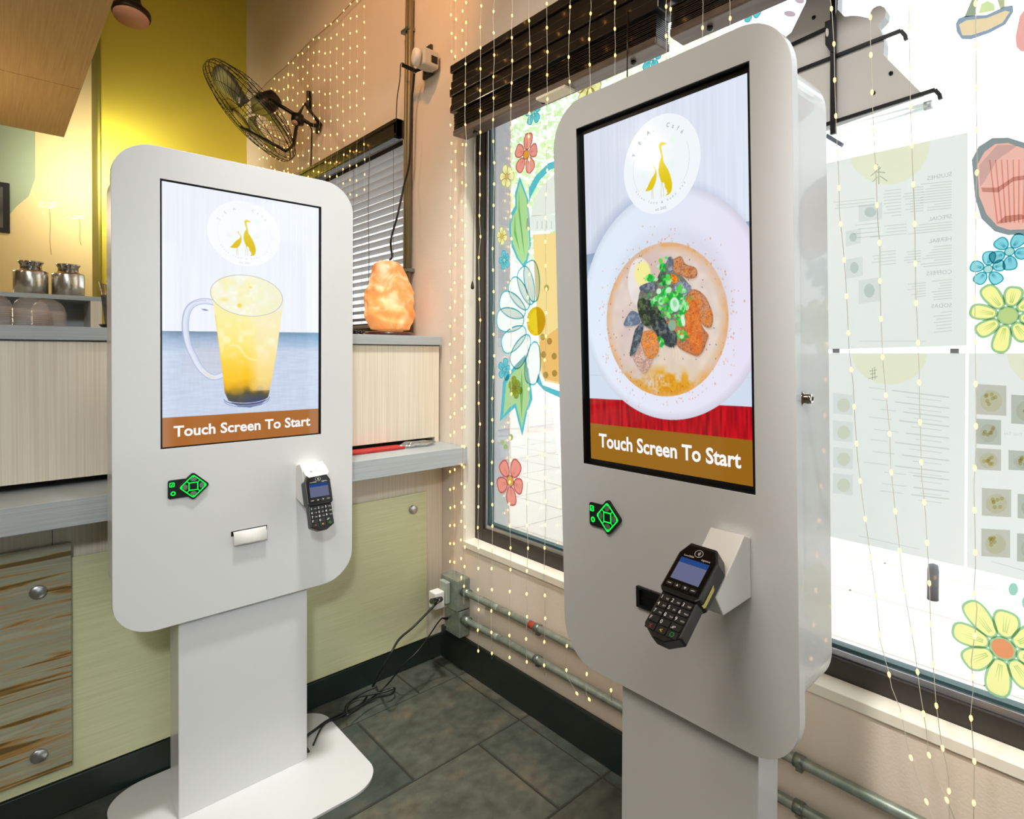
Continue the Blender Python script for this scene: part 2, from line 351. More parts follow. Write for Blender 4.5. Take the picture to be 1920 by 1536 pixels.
# raised dark wood blinds over the main window
def raised_blind(y0,y1,label):
    r=empty('raised_blind',(1.31,(y0+y1)/2,2.2),label,'blind','dark wood blinds raised at the top of the window')
    v=MB()
    z0v=2.235; 
    for k in range(6):
        xx=(1.252,1.258,1.25,1.256,1.262,1.252)[k]; z=z0v+k*.031; v.box(xx,y0,z,1.336,y1,z+.030)
    v.build('valance',wood_dark,r,bevel=.003)
    for k in range(11):
        z=2.168+k*.0056; s=MB(); off=random.uniform(-.0015,.0015); s.box(1.262+off,y0+.015,z,1.318+off,y1-.015,z+.0036); s.build('slat',wood_dark,r)
    b=MB().box(1.258,y0+.012,2.144,1.322,y1-.012,2.166); b.build('bottom_rail',mat('worn_wood_rail','6E6258',.4,noise=((40,2,40),'594c42',.4,.6,3)),r,bevel=.004)
    for i in range(3):
        yy=y0+.12+(y1-y0-.24)*i/2; s=MB().lathe((1.29,yy,2.143),[(.008,0),(.009,-.006),(.004,-.010),(0,-.010)],14); s.build('cord_plug',black,r)
    return r
raised_blind(.985,2.02,'dark brown wood blind pulled up above the painted drink, wider left-hand one')
raised_blind(.16,.965,'dark brown wood blind pulled up at the top, partly behind the near kiosk')
MB().box(1.255,1.36,2.136,1.30,1.50,2.1438).build('warning_label',mat('label_paper','D9CFB4',.6),None,(1.28,1.43,2.14),label='small pale paper label under the bottom rail of the raised blind',category='label')
# ------------------------------------------------------------------ counter
CW0=-1.6
cb=empty('lower_counter',((CW0+XW)/2,YC,0),'pale woodgrain lower counter front behind the far kiosk','counter')
MB().box(CW0,YC,.0,XW-.002,YC+.55,.842).build('cabinet_front',lam,cb)
MB().box(CW0,YC-.012,0,XW-.001,YC,.096).build('plinth',base_m,cb,bevel=.003)
MB().box(.120,YC-.0008,.70,.1212,YC,.842).build('panel_seam',black,cb)
ld=MB().box(CW0,2.022,.842,XW-.001,YC+.5,.913); ld.build('counter_ledge',greyl,None,(.5,2.1,.842),bevel=.002,**T('grey laminate ledge projecting from the counter, below the upper cabinet','ledge'))
uc=empty('upper_cabinet',((CW0+1.31)/2,YC,.913),'pale woodgrain raised cabinet standing on the grey ledge','cabinet')
u=MB().box(CW0,YC+.002,.936,1.302,YC+.02,1.322); u.build('front_panel',lam,uc)
MB().box(1.302,YC+.002,.9135,1.322,YC+.36,1.322).build('side_panel',lam,uc,bevel=.001)
MB().box(CW0,YC+.34,.9135,1.302,YC+.36,1.322).build('back_panel',lam,uc)
MB().box(1.322,YC+.012,.9135,1.327,YC+.03,.934).build('edge_cap',lam,uc)
ct=MB().box(CW0,YC-.01,1.325,1.326,YC+.75,1.363); ct.build('countertop',[greyl],None,(.2,2.5,1.325),bevel=.002,**T('grey laminate countertop on top of the raised cabinet, under the jars and lamp','countertop'))
MB().box(CW0,YC-.003,1.3222,1.322,YC+.7,1.3248).build('shadow_gap',black,uc)
# panels on stand-offs
def standoff(mbp,x,y,z,parent):
    s=MB().lathe((x,y,z),[(.0075,0),(.0075,.014),(.0165,.014),(.0175,.016),(.0175,.021),(.0160,.0225),(0,.0225)],28,axis=(0,-1,0)); s.build('standoff_knob',steel,parent)
gp=empty('resin_panel',(.64,YC,.36),'large pale green metallic panel on the counter front with a round steel knob','panel')
MB().box(.0,YC-.016,.104,1.257,YC-.010,.716).build('panel_sheet',greenp,gp,bevel=.0008)
standoff(None,1.193,YC-.0025,.652,gp)
stk=bpy.data.materials.new('streaked_resin'); stk.use_nodes=True; nt=stk.node_tree; p=nt.nodes['Principled BSDF']; p.inputs['Roughness'].default_value=.25
tc=nt.nodes.new('ShaderNodeTexCoord'); mp=nt.nodes.new('ShaderNodeMapping'); mp.inputs['Scale'].default_value=(2.2,1,42); mp.inputs['Rotation'].default_value=(0,-.06,0)
n=nt.nodes.new('ShaderNodeTexNoise'); n.inputs['Scale'].default_value=1; n.inputs['Detail'].default_value=5; n.inputs['Distortion'].default_value=.7
r=nt.nodes.new('ShaderNodeValToRGB'); e=r.color_ramp.elements; e[0].position=.36; e[0].color=(*lin('6b5730'),1); e[1].position=.62; e[1].color=(*lin('A9A98F'),1)
x=e.new(.40); x.color=(*lin('A8834A'),1); x=e.new(.44); x.color=(*lin('A2A38B'),1); x=e.new(.53); x.color=(*lin('9A9982'),1); x=e.new(.55); x.color=(*lin('B58F5C'),1); x=e.new(.57); x.color=(*lin('A0A089'),1)
nt.links.new(tc.outputs['Object'],mp.inputs[0]); nt.links.new(mp.outputs[0],n.inputs[0]); nt.links.new(n.outputs[0],r.inputs[0]); nt.links.new(r.outputs[0],p.inputs['Base Color'])
sp=empty('resin_panel',(-.1,YC,.45),'brown streaked grass-pattern panel with two round steel knobs, left on the counter front','panel')
MB().box(-.62,YC-.030,.139,.157,YC-.022,.763).build('panel_sheet',stk,sp,bevel=.001)
for z in (.645,.200): standoff(None,.090,YC-.0165,z,sp)
# things stuffed in the gap under the cabinet
g1=MB().box(.86,2.14,.914,1.13,2.205,.924); g1.build('red_folder',mat('red_card','B3241E',.5),None,(1.0,2.18,.914),bevel=.002,**T('red folder lying on the grey ledge beneath the cabinet','folder'))
def lumpy(name,c,sz,m,seed,sub=3,amp=.25,**tags):
    bm=bmesh.new(); bmesh.ops.create_icosphere(bm,subdivisions=sub,radius=1); rr=np.random.default_rng(seed); 
    K=rr.normal(size=(7,3))*2.6; ph=rr.uniform(0,6,7)
    for v in bm.verts:
        d=np.array(v.co); h=sum(math.sin(float(K[i]@d)+ph[i]) for i in range(7))/7; f=1+amp*h
        v.co=Vector((d[0]*sz[0]*f,d[1]*sz[1]*f,max(d[2]*f,-.85)*sz[2]))
    me=bpy.data.meshes.new(name); bm.to_mesh(me); bm.free(); me.materials.append(m)
    for q in me.polygons: q.use_smooth=True
    o=bpy.data.objects.new(name,me); o.location=c; col.objects.link(o); WL[o.name]=np.array(c,float)
    for k,v in tags.items(): o[k]=v
    return o
plm=glassy('crumpled_clear_plastic',(.8,.84,.84),.35,.25)
lumpy('plastic_bag',(1.19,2.165,.923),(.07,.03,.012),plm,3,4,.5,**T('crumpled clear plastic bag in the gap on the grey ledge beneath the cabinet','bag'))
# ------------------------------------------------------------------ kiosks
def canvas(k,w,lo,hi,nu,nv,paintfn,name,parent,strength):
    u=np.linspace(lo[0],hi[0],nu); v=np.linspace(lo[1],hi[1],nv); U,V=np.meshgrid(u,v)
    C=paintfn(U,V)
    Mx,o=kmat(k); P=o+np.stack([U,np.full_like(U,-w),V],-1).reshape(-1,3)@Mx.T - WL[parent.name]
    idx=np.arange(nu*nv).reshape(nv,nu); q=np.stack([idx[:-1,:-1],idx[:-1,1:],idx[1:,1:],idx[1:,:-1]],-1).reshape(-1,4)
    me=bpy.data.meshes.new(name); me.vertices.add(len(P)); me.vertices.foreach_set('co',P.ravel()); me.loops.add(q.size); me.loops.foreach_set('vertex_index',q.ravel())
    me.polygons.add(len(q)); me.polygons.foreach_set('loop_start',np.arange(0,q.size,4)); me.polygons.foreach_set('loop_total',np.full(len(q),4)); me.update(calc_edges=True)
    a=me.color_attributes.new('picture','FLOAT_COLOR','POINT'); C4=np.concatenate([C.reshape(-1,3)**2.2,np.ones((nu*nv,1))],1); a.data.foreach_set('color',C4.ravel())
    mn='lit_screen_'+k
    m=bpy.data.materials.new(mn); m.use_nodes=True; nt=m.node_tree; p=nt.nodes['Principled BSDF']; at=nt.nodes.new('ShaderNodeAttribute'); at.attribute_name='picture'
    p.inputs['Base Color'].default_value=(.01,.01,.012,1); p.inputs['Roughness'].default_value=.06; nt.links.new(at.outputs['Color'],p.inputs['Emission Color']); p.inputs['Emission Strength'].default_value=strength
    me.materials.append(m); ob=bpy.data.objects.new(name,me); col.objects.link(ob); ob.parent=parent; WL[ob.name]=WL[parent.name]; return ob
def vnoise(U,V,su,sv,seed):
    rr=np.random.default_rng(seed); a=U*su; b=V*sv; a=a-a.min(); b=b-b.min()
    G=rr.random((int(b.max())+3,int(a.max())+3)); i=a.astype(int); j=b.astype(int); fa=a-i; fb=b-j; fa=fa*fa*(3-2*fa); fb=fb*fb*(3-2*fb)
    return (G[j,i]*(1-fa)+G[j,i+1]*fa)*(1-fb)+(G[j+1,i]*(1-fa)+G[j+1,i+1]*fa)*fb
def hx(s): return np.array([int(s[i:i+2],16)/255 for i in (0,2,4)])
def mix(C,c,a): 
    a=np.clip(a,0,1)[...,None]; c=c if isinstance(c,np.ndarray) else hx(c); C[:]=C*(1-a)+c*a
def ell(U,V,c,ru,rv,soft=.0008,rot=0):
    x=U-c[0]; y=V-c[1]; cr,sr=math.cos(rot),math.sin(rot); x,y=x*cr+y*sr,-x*sr+y*cr
    d=(np.sqrt((x/ru)**2+(y/rv)**2)-1)*min(ru,rv); return np.clip(.5-d/soft,0,1)
def polym(U,V,P,soft=.0008):
    ins=np.zeros(U.shape,bool); dist=np.full(U.shape,9.); n=len(P)
    for i in range(n):
        (x1,y1),(x2,y2)=P[i],P[(i+1)%n]
        c=((y1>V)!=(y2>V))&(U<(x2-x1)*(V-y1)/((y2-y1) if abs(y2-y1)>1e-12 else 1e-12)+x1); ins^=c
        L=(x2-x1)**2+(y2-y1)**2+1e-12; t=np.clip(((U-x1)*(x2-x1)+(V-y1)*(y2-y1))/L,0,1); dist=np.minimum(dist,np.hypot(U-x1-t*(x2-x1),V-y1-t*(y2-y1)))
    return np.clip(.5+np.where(ins,dist,-dist)/soft,0,1)
def linem(U,V,P,r,soft=.0008):
    dist=np.full(U.shape,9.)
    for (x1,y1),(x2,y2) in zip(P[:-1],P[1:]):
        L=(x2-x1)**2+(y2-y1)**2+1e-12; t=np.clip(((U-x1)*(x2-x1)+(V-y1)*(y2-y1))/L,0,1); dist=np.minimum(dist,np.hypot(U-x1-t*(x2-x1),V-y1-t*(y2-y1)))
    return np.clip(.5+(r-dist)/soft,0,1)
def sm2(pts,n=5): return [(p.x,p.y) for p in smoothline([(a,b,0) for a,b in pts],n)]
# crane emblem outline measured on the near screen (zoom window 1140,200 scale 6.98)
def zr(x,y): return bpk('R',1140+x/6.98,200+y/6.98,-.012)
BIG=[(770,483),(735,470),(705,462),(680,470),(666,495),(663,530),(672,570),(688,620),(693,660),(675,705),(662,760),(656,830),(660,880),(675,930),(692,985),(705,1000),(718,990),(738,1010),(742,1040),(735,1060),(755,1062),(752,1085),(772,1085),(765,1110),(778,1125),(750,1166),(790,1150),(818,1125),(832,1080),(836,1010),(825,950),(810,890),(785,825),(750,765),(725,725),(716,670),(708,620),(700,570),(693,530),(700,505),(720,498)]
SMALL=[(582,745),(576,775),(592,795),(612,820),(616,850),(600,890),(565,940),(535,1000),(515,1050),(484,1108),(520,1105),(560,1090),(590,1060),(612,1010),(628,950),(634,880),(628,830),(612,800),(590,775),(592,752)]
CB=[zr(*q) for q in BIG]; CS=[zr(*q) for q in SMALL]
LR=(np.array(zr(677,750)))           # logo centre
lr=abs(zr(677,105)[1]-zr(677,1395)[1])/2
LC=np.array([LR[0],(zr(740,105)[1]+zr(590,1395)[1])/2]); 
CBn=[((a-LC[0])/lr,(b-LC[1])/lr) for a,b in CB]; CSn=[((a-LC[0])/lr,(b-LC[1])/lr) for a,b in CS]
legs=[[(572,1070),(570,1140),(572,1205)],[(586,1070),(580,1110),(588,1150),(592,1205)],[(698,990),(692,1100),(690,1190)],[(704,1000),(722,1080),(722,1180)]]
LGn=[[((zr(*q)[0]-LC[0])/lr,(zr(*q)[1]-LC[1])/lr) for q in l] for l in legs]
def logo(C,U,V,c,r,disc,ring,a=1.0,leaf='DDF0E6'):
    mix(C,disc,ell(U,V,c,r,r))
    x=(U-c[0])/r; y=(V-c[1])/r; rad=np.hypot(x,y); an=np.degrees(np.arctan2(y,x))
    band=np.clip(1-np.abs(rad-.735)*r/.0007,0,1)*(((an>-42)&(an<25))|(an>157)|(an<-142))
    mix(C,ring,band*.6)
    for (px,py,s) in ((.34,.42,.11),(-.42,-.1,.09),(.3,-.05,.07)):
        for t in range(5): mix(C,leaf,ell(U,V,(c[0]+(px+.05*math.cos(t*1.26))*r,c[1]+(py+.05*math.sin(t*1.26))*r),s*r*.6,s*r*.5,.004)*.45)
        mix(C,leaf,linem(U,V,[(c[0]+px*r,c[1]+py*r),(c[0]+(px)*r,c[1]-.55*r)],.0005)*.5)
    g=np.clip((y+.5),0,1)[...,None]; gold=hx('D9BE14')*(1-g)+hx('E8D648')*g
    for P in (CBn,CSn): mix(C,gold,polym(x,y,P,.0009/r)*a)
    for L in LGn: mix(C,hx('B9AE5A'),linem(x,y,L,.0004/r,.0009/r)*.8*a)
def paint_R(U,V):
    C=np.ones(U.shape+(3,))*hx('D8DFEE'); g=vnoise(U,V,260,6,1)
    C+=((g-.5)*.035)[...,None]; sh=np.clip((U+.2)/.4,0,1); C*= (0.965+.035*sh)[...,None]
    b=lambda x,y: bpk('R',1070+x/3.011,420+y/3.011,-.012)
    # dark blue slab left and right of the bowl, pale table below
    z2=lambda x,y: bpk('R',1070+x/3.747,110+y/3.747,-.012)
    vL=b(95,172)[1]; vR=z2(1255,1140)[1]
    line=vL+(vR-vL)*(U+.2)/.4
    mix(C,'8BA3BE',np.clip(.5+(line-V)/.0008,0,1))
    C+=((vnoise(U,V,30,400,2)-.5)*.03*(V<line))[...,None]
    a=np.clip((line-V)/.10,0,1); mix(C,'C9D6E6',a*(V<line))
    l2=b(105,853)[1]+(b(1022,868)[1]-b(105,853)[1])*(U+.2)/.4; mix(C,'93A6BC',np.clip(1-np.abs(V-l2)/.0007,0,1)*.7)
    l3=b(112,985)[1]+(b(1023,1033)[1]-b(112,985)[1])*(U+.2)/.4
    red=hx('A0101A')*np.ones(U.shape+(3,)); red*= (0.8+.5*vnoise(U,V,230,25,3))[...,None]
    m=np.clip(.5+(l3-V)/.0008,0,1); mix(C,red,m)
    # bowl: circle fitted through rim points
    pts=np.array([z2(1258,1240),z2(870,890),z2(190,1290),b(560,1115),b(96,420),b(300,1010),b(790,1050)])
    A=np.c_[2*pts,np.ones(len(pts))]; s=np.linalg.lstsq(A,(pts**2).sum(1),rcond=None)[0]; cx,cy=s[:2]; R_=math.sqrt(s[2]+cx*cx+cy*cy)
    mix(C,'7F8FB2',ell(U,V,(cx-.012,cy+.006),R_*1.0,R_*1.0,.03)*.45*(V>vL-.02))
    d=np.hypot(U-cx,V-cy)/R_
    bowl=np.ones(U.shape+(3,))*hx('DCE5F4'); t=np.clip((U-cx)/R_*.5+.5,0,1)[...,None]; bowl=bowl*(1-t)+hx('E0DAEB')*t
    bowl*= (1-.10*np.clip((d-.93)/.07,0,1)-.05*np.clip((.72-d)/.1,0,1))[...,None]
    tl=np.clip(-(U-cx)/R_+(V-cy)/R_,0,1)[...,None]; bowl=bowl*(1-.35*tl)+hx('D3E7F4')*.35*tl
    mix(C,bowl,ell(U,V,(cx,cy),R_,R_))
    z7=lambda x,y: bpk('R',1130+x/4.389,430+y/4.389,-.012)
    sp=np.array([z7(60,750),z7(985,750),z7(540,85),z7(540,1425),z7(300,160),z7(170,1180),z7(870,260)]); A=np.c_[2*sp,np.ones(len(sp))]; s=np.linalg.lstsq(A,(sp**2).sum(1),rcond=None)[0]; sx,sy=s[:2]; SR=math.sqrt(s[2]+sx*sx+sy*sy)
    ds=np.hypot(U-sx,V-sy)/SR
    soup=np.ones(U.shape+(3,))*hx('D9C8BE'); q=np.clip((sy-V)/SR,0,1)[...,None]; soup=soup*(1-q*.5)+hx('DCC7A4')*q*.5
    nz=vnoise(U,V,70,70,5); nf=vnoise(U,V,260,260,6)
    soup+=((nz-.5)*.05)[...,None]
    oil=np.clip((ds-.86)/.12,0,1)*(0.3+nz); soup=soup*(1-.75*oil[...,None].clip(0,1))+hx('D99A5E')*.75*oil[...,None].clip(0,1)
    low=ell(U,V,(sx+.002,sy-SR*.80),SR*.62,SR*.17,.02)*np.clip((nz-.2)*2.2,0,1); mix(soup,'D9940F',low*.85)
    mix(soup,'C9800E',ell(U,V,(sx-.0,sy-SR*.84),SR*.4,SR*.12,.02)*np.clip((nf-.45)*5,0,1)*.6)
    pur=ell(U,V,(sx-SR*.45,sy-SR*.35),SR*.35,SR*.5,.03)*.4; mix(soup,'C4AFB2',pur); mix(soup,'C9B0A9',ell(U,V,(sx-SR*.2,sy+SR*.68),SR*.4,SR*.22,.02)*.7)
    mix(C,soup,ell(U,V,(sx,sy),SR,SR,.0015))
    ins=(ds<.97)
    # egg
    def E(x,y,rx_,ry_,c,soft=.002,rot=0,al=1):
        cc=z7(x,y); a_=abs(z7(x+rx_,y)[0]-z7(x-rx_,y)[0])/2; b_=abs(z7(x,y+ry_)[1]-z7(x,y-ry_)[1])/2
        mix(C,c,ell(U,V,cc,a_,b_,soft,rot)*al)
    E(300,430,96,195,'E3DCD8',.003); E(325,365,66,98,'EDE68C',.005); E(322,340,48,60,'EFE98A',.01,0,.6); E(300,430,96,195,'E9E2DE',.002,0,.12); E(290,560,60,70,'D9CFCB',.01,0,.6)
    P=lambda pts:[z7(*p) for p in pts]
    def tex(c1,c2,sc_,seed,th=.5): 
        n_=vnoise(U,V,sc_,sc_,seed); k_=np.clip((n_-th)*4+.5,0,1)[...,None]; return hx(c1)*(1-k_)+hx(c2)*k_
    def piece(pl,c1,c2,c3,seed,edge='5E3A2C',ew=.0016,hl=0):
        Q=[z7(*p) for p in pl]; Q=sm2([Q[-1]]+Q+[Q[0],Q[1]],5)[5:-5]; m_=polym(U,V,Q,.0012); jit=(vnoise(U,V,420,420,seed+50)-.5)*.002
        dist=linem(U,V,Q+[Q[0]],ew,.003)
        a_=vnoise(U,V,150,150,seed); b_=vnoise(U,V,420,420,seed+1); c_=vnoise(U,V,800,800,seed+2); k1=np.clip((a_-.4)*3,0,1)[...,None]; k2=np.clip((b_-.55)*4,0,1)[...,None]
        col_=hx(c1)*(1-k1)+hx(c2)*k1; col_=col_*(1-.6*k2)+hx(c3)*.6*k2; col_=col_*(.86+.28*c_)[...,None]
        mix(C,'8D7466',polym(U-.0015,V+.003,Q,.004)*.35); mix(C,col_.clip(0,1),m_); mix(C,edge,dist*m_*.32)
    piece([(290,590),(330,470),(430,420),(500,300),(560,260),(640,370),(710,470),(700,620),(680,780),(640,880),(540,960),(430,850),(330,770)],'6F7468','8B8C7C','4E564C',41,'5E635A')
    piece([(340,640),(420,560),(520,640),(560,760),(500,860),(410,800)],'A8A093','7C8274','5A6052',43,'6b6a5e')
    piece([(555,270),(600,235),(645,225),(680,285),(765,320),(768,390),(700,405),(640,375),(585,350)],'C58A60','DB7E33','8C5A42',11)
    piece([(560,370),(600,375),(625,420),(600,455),(560,430)],'E08A2E','D9A23A','A8502A',17)
    piece([(685,520),(760,495),(835,545),(880,630),(905,720),(892,800),(850,808),(800,760),(740,660)],'C68A63','DA8038','8A5845',12)
    piece([(505,770),(600,740),(680,680),(760,700),(830,820),(868,870),(850,930),(825,1000),(785,1042),(740,1035),(640,985),(570,910)],'B97650','D2763A','7E4C3A',13)
    piece([(690,560),(760,590),(800,720),(815,860),(810,990),(755,1020),(705,900),(685,760)],'DB7A38','D06228','B8713F',14,'C9622B',.0006)
    piece([(245,1040),(300,950),(380,990),(412,1060),(380,1140),(335,1182),(285,1130)],'CFAE9F','BC9688','99705F',15,'8D6557',.0010)
    piece([(300,870),(390,830),(450,880),(462,980),(430,1050),(370,1058),(325,970)],'E08A3E','CE8A58','A85B34',16,'8A5236')
    for pl,c1,c2,s_ in (([(285,600),(335,565),(385,640),(405,770),(345,795),(300,720)],'33402F','5D6B4A',21),([(345,600),(400,590),(480,690),(530,800),(460,870),(400,800),(365,700)],'2F3936','55604A',22),
        ([(270,820),(335,765),(315,900),(270,1010),(222,1042),(240,930)],'4A5660','727C88',23),([(440,740),(520,770),(605,860),(590,970),(500,945),(440,860)],'39424A','6A7068',24),
        ([(305,470),(400,435),(445,480),(390,525),(318,512)],'535C68','7F8891',25),([(585,470),(640,425),(725,470),(685,545),(605,535)],'7F8AA0','AEB4C4',26),([(535,235),(572,235),(580,330),(550,355),(525,300)],'666C78','9A9DAA',27),
        ([(170,785),(230,675),(295,700),(305,770),(240,795)],'66748C','8A97A8',28),([(478,340),(525,325),(545,420),(500,462),(448,420)],'4C5846','7A8468',29),([(540,560),(600,560),(640,640),(580,700),(530,640)],'5A6658','7C8672',30)):
        piece(pl,c1,c2,'22282A' if s_<25 else '565E6C',s_,'262C2E',.0007)
    rr=np.random.default_rng(3)
    for (cx_,cy_,sx_,sy_,n_) in ((490,310,25,50,10),(400,400,38,28,12),(510,430,35,60,16),(470,560,90,50,34),(520,660,70,60,26),(640,560,60,60,30),(650,720,40,60,18),(655,880,30,38,9),(480,930,20,50,8),(600,640,60,50,16)):
        for _ in range(n_):
            x=cx_+rr.normal()*sx_*.6; y=cy_+rr.normal()*sy_*.6; c=['2FC653','45DB5E','1FA742','7BE46B','38B94A','5AD23B','A7E8A9','27913A'][rr.integers(8)]
            E(x,y,rr.uniform(7,20),rr.uniform(9,30),c,.0012,rr.uniform(-1,1),.9)
    for (x,y,a_,b_,c) in ((590,620,38,60,'CDEBD6'),(590,610,16,30,'8FD29B'),(660,755,16,45,'D7F0D2'),(460,510,20,24,'D5E8CF'),(570,790,34,45,'86AE93'),(540,500,26,24,'BFE6B9'),(650,885,16,18,'BFD9A8'),(500,450,12,16,'1F7A33')): E(x,y,a_,b_,c,.0014,.2,.95)
    for a_,b_ in (((590,960),(600,1080)),((610,960),(630,1070)),((570,970),(575,1060))): mix(C,'E8D5AE',linem(U,V,sm2([z7(*a_),z7((a_[0]+b_[0])/2+10,(a_[1]+b_[1])/2),z7(*b_)]),.0009)*.8)
    # sesame and chilli specks
    for _ in range(70):
        t=rr.uniform(0,6.28); r0=SR*math.sqrt(rr.uniform(.2,.95)); cc=(sx+r0*math.cos(t),sy+r0*math.sin(t)); mix(C,'4A3238',ell(U,V,cc,.0008,.0015,.0008,rr.uniform(-1,1))*.8)
    for _ in range(230):
        t=rr.uniform(0,6.28); r0=SR*(1.0+abs(rr.normal())*.12)*rr.uniform(.93,1.0); cc=(sx+r0*math.cos(t),sy+r0*math.sin(t)); mix(C,['D98A4E','E2A06A','C9743C'][rr.integers(3)],ell(U,V,cc,rr.uniform(.0006,.0018),rr.uniform(.0006,.0025),.001)*.55)
    logo(C,U,V,tuple(LC),lr,'E9EFF3','A9ADB9')
    lb=b(115,1125)[1]+(b(1025,1222)[1]-b(115,1125)[1])*(U+.2)/.4
    br=np.ones(U.shape+(3,))*hx('93641A'); k_=np.clip((U+.2)/.4,0,1)[...,None]; br=br*(1-k_*.35)+hx('8A5A16')*k_*.35
    mix(C,br,np.clip(.5+(lb-V)/.0008,0,1)); return C.clip(0,1)
LLc=np.array(bpk('L',380+815/10.24,370+700/10.24,-.006)); 
def paint_L(U,V):
    C=np.ones(U.shape+(3,))*hx('EEF2FA'); g=vnoise(U,V,240,5,31); C+=((g-.5)*.03)[...,None]
    b=lambda x,y: bpk('L',290+x/2.953,330+y/2.953,-.006)
    z=lambda x,y: bpk('L',330+x/5.487,500+y/5.487,-.006)
    la=b(40,858)[1]; lb=b(905,868)[1]; line=la+(lb-la)*(U+.2)/.4
    tb=np.ones(U.shape+(3,))*hx('C6D3E8'); t=np.clip(1-(line-V)/.06,0,1)[...,None]; tb=tb*(1-t)+hx('8AA5C4')*t
    t2=np.exp(-((line-V)/.012)**2)[...,None]; tb=tb*(1-t2*.6)+hx('6F8598')*t2*.6
    tb+=((vnoise(U,V,40,300,32)-.5)*.04)[...,None]; tb+=((vnoise(U,V,300,40,33)-.5)*.02)[...,None]
    rt=np.clip((U-.05)/.15,0,1)[...,None]*t; tb=tb*(1-rt*.5)+hx('5FA0D0')*rt*.5
    mix(C,tb,np.clip(.5+(line-V)/.0008,0,1)); wm=ell(U,V,z(330,950),.045,.04,.05); mix(C,'C9C1C4',wm*.35)
    P=lambda pts:[z(*p) for p in pts]
    H=sm2(P([(400,372),(300,355),(200,375),(135,430),(103,520),(98,650),(125,800),(170,900),(240,1030),(320,1110),(400,1140),(490,1110)]),6)
    mix(C,'AEB9DA',linem(U,V,H,.0080,.002)); mix(C,'DFE6F5',linem(U,V,H,.0058,.002)); mix(C,'C3CBE4',linem(U,V,[(x+.0035,y) for x,y in H[12:50]],.0008,.001)*.8)
    mix(C,'9FA8CC',linem(U,V,[(x-.0066,y+.001) for x,y in H[4:40]],.0006,.001)*.8); mix(C,'4E5E86',ell(U,V,z(300,445),.007,.0022,.002,-.15)*.7)
    mix(C,'F5D9A0',linem(U,V,H[52:60],.002,.003)*.6)
    body=P([(372,280),(400,500),(440,800),(480,1100),(500,1290),(540,1380),(640,1440),(760,1450),(880,1420),(950,1340),(990,1150),(1040,850),(1080,560),(1110,330),(1080,440),(900,510),(700,500),(500,440)])
    vt=z(740,400)[1]; vb=z(740,1400)[1]; t=np.clip((vt-V)/(vt-vb),0,1)
    stops=[(0,'F6EFB0'),(.18,'FAEE9C'),(.40,'FBE87C'),(.55,'FDD74E'),(.75,'FBC62A'),(.84,'E0A81E'),(.905,'5A563C'),(1,'3A4668')]
    liq=np.zeros(U.shape+(3,)); ks=[s[0] for s in stops]; cs=np.array([hx(s[1]) for s in stops])
    nz=vnoise(U,V,60,45,35); tt=np.clip(t+(nz-.5)*.06,0,1)
    for i in range(3): liq[...,i]=np.interp(tt,ks,cs[:,i])
    xr=np.clip((U-z(740,800)[0])/.03,0,1)[...,None]; liq=liq*(1-.55*xr*(t<.88)[...,None])+hx('F6EBD2')*.55*xr*(t<.88)[...,None]
    sw=np.clip((nz-.5)*4,0,1)*np.clip(1-np.abs(t-.35)/.3,0,1); 
    for i,c_ in enumerate(hx('FFFBD9')): liq[...,i]=liq[...,i]*(1-sw*.6)+c_*sw*.6
    ed=linem(U,V,P([(400,500),(440,800),(480,1100)]),.002,.004)[...,None]*.5; liq=liq*(1-ed)+hx('F9BE2A')*ed
    mix(C,liq,polym(U,V,body,.0012))
    wv=sm2(P([(560,810),(640,820),(700,900),(760,950),(830,960)])); mix(C,'FEF6BE',linem(U,V,wv,.002,.004)*.8)
    be=z(735,1330); bu=abs(z(975,1330)[0]-z(495,1330)[0])/2
    for dy,c_,r_ in ((0,'E8E4F3',.0009),(-.004,'5C6890',.0012),(-.0075,'B9C6E6',.001),(-.011,'8294BD',.0009)):
        arc=[(be[0]+bu*math.cos(a)*(1+dy*3),be[1]+dy+.021*math.sin(a)) for a in np.linspace(math.pi*1.04,math.pi*1.96,24)]; mix(C,c_,linem(U,V,arc,r_)*.85)
    rc=z(741,300); ru=abs(z(1113,300)[0]-z(368,300)[0])/2; rv=abs(z(741,90)[1]-z(741,512)[1])/2
    top=np.ones(U.shape+(3,))*hx('F6F4DA'); n2_=vnoise(U,V,120,120,36); n3=vnoise(U,V,55,55,37); top=top*(1-.5*np.clip((n2_-.5)*3,0,1)[...,None])+hx('FFFFFF')*.5*np.clip((n2_-.5)*3,0,1)[...,None]
    k_=np.clip((n3-.5)*3,0,1)[...,None]*.5; top=top*(1-k_)+hx('F3EE9E')*k_
    mix(top,'F0F0C8',np.clip((U-rc[0])/.03,0,1)*.6); mix(C,top,ell(U,V,rc,ru,rv,.001,-.07)); 
    mix(C,'F3D33C',ell(U,V,z(655,400),.006,.006,.005)*.8); mix(C,'F2E056',ell(U,V,z(765,212),.004,.003,.004)*.8); mix(C,'F4DA5A',ell(U,V,z(500,340),.009,.005,.006)*.5)
    o_=ell(U,V,rc,ru,rv,.001,-.07)-ell(U,V,rc,ru-.0013,rv-.0013,.001,-.07); mix(C,'9C9AA8',np.clip(o_,0,1)*.85)
    logo(C,U,V,tuple(LLc),lr,'F7FAFC','DDE2E8',1.0,'EAF5F0')
    l1=b(42,1340)[1]+(b(910,1288)[1]-b(42,1340)[1])*(U+.2)/.4
    br=np.ones(U.shape+(3,))*hx('A8662A'); mix(C,br,np.clip(.5+(l1-V)/.0008,0,1)); return C.clip(0,1)

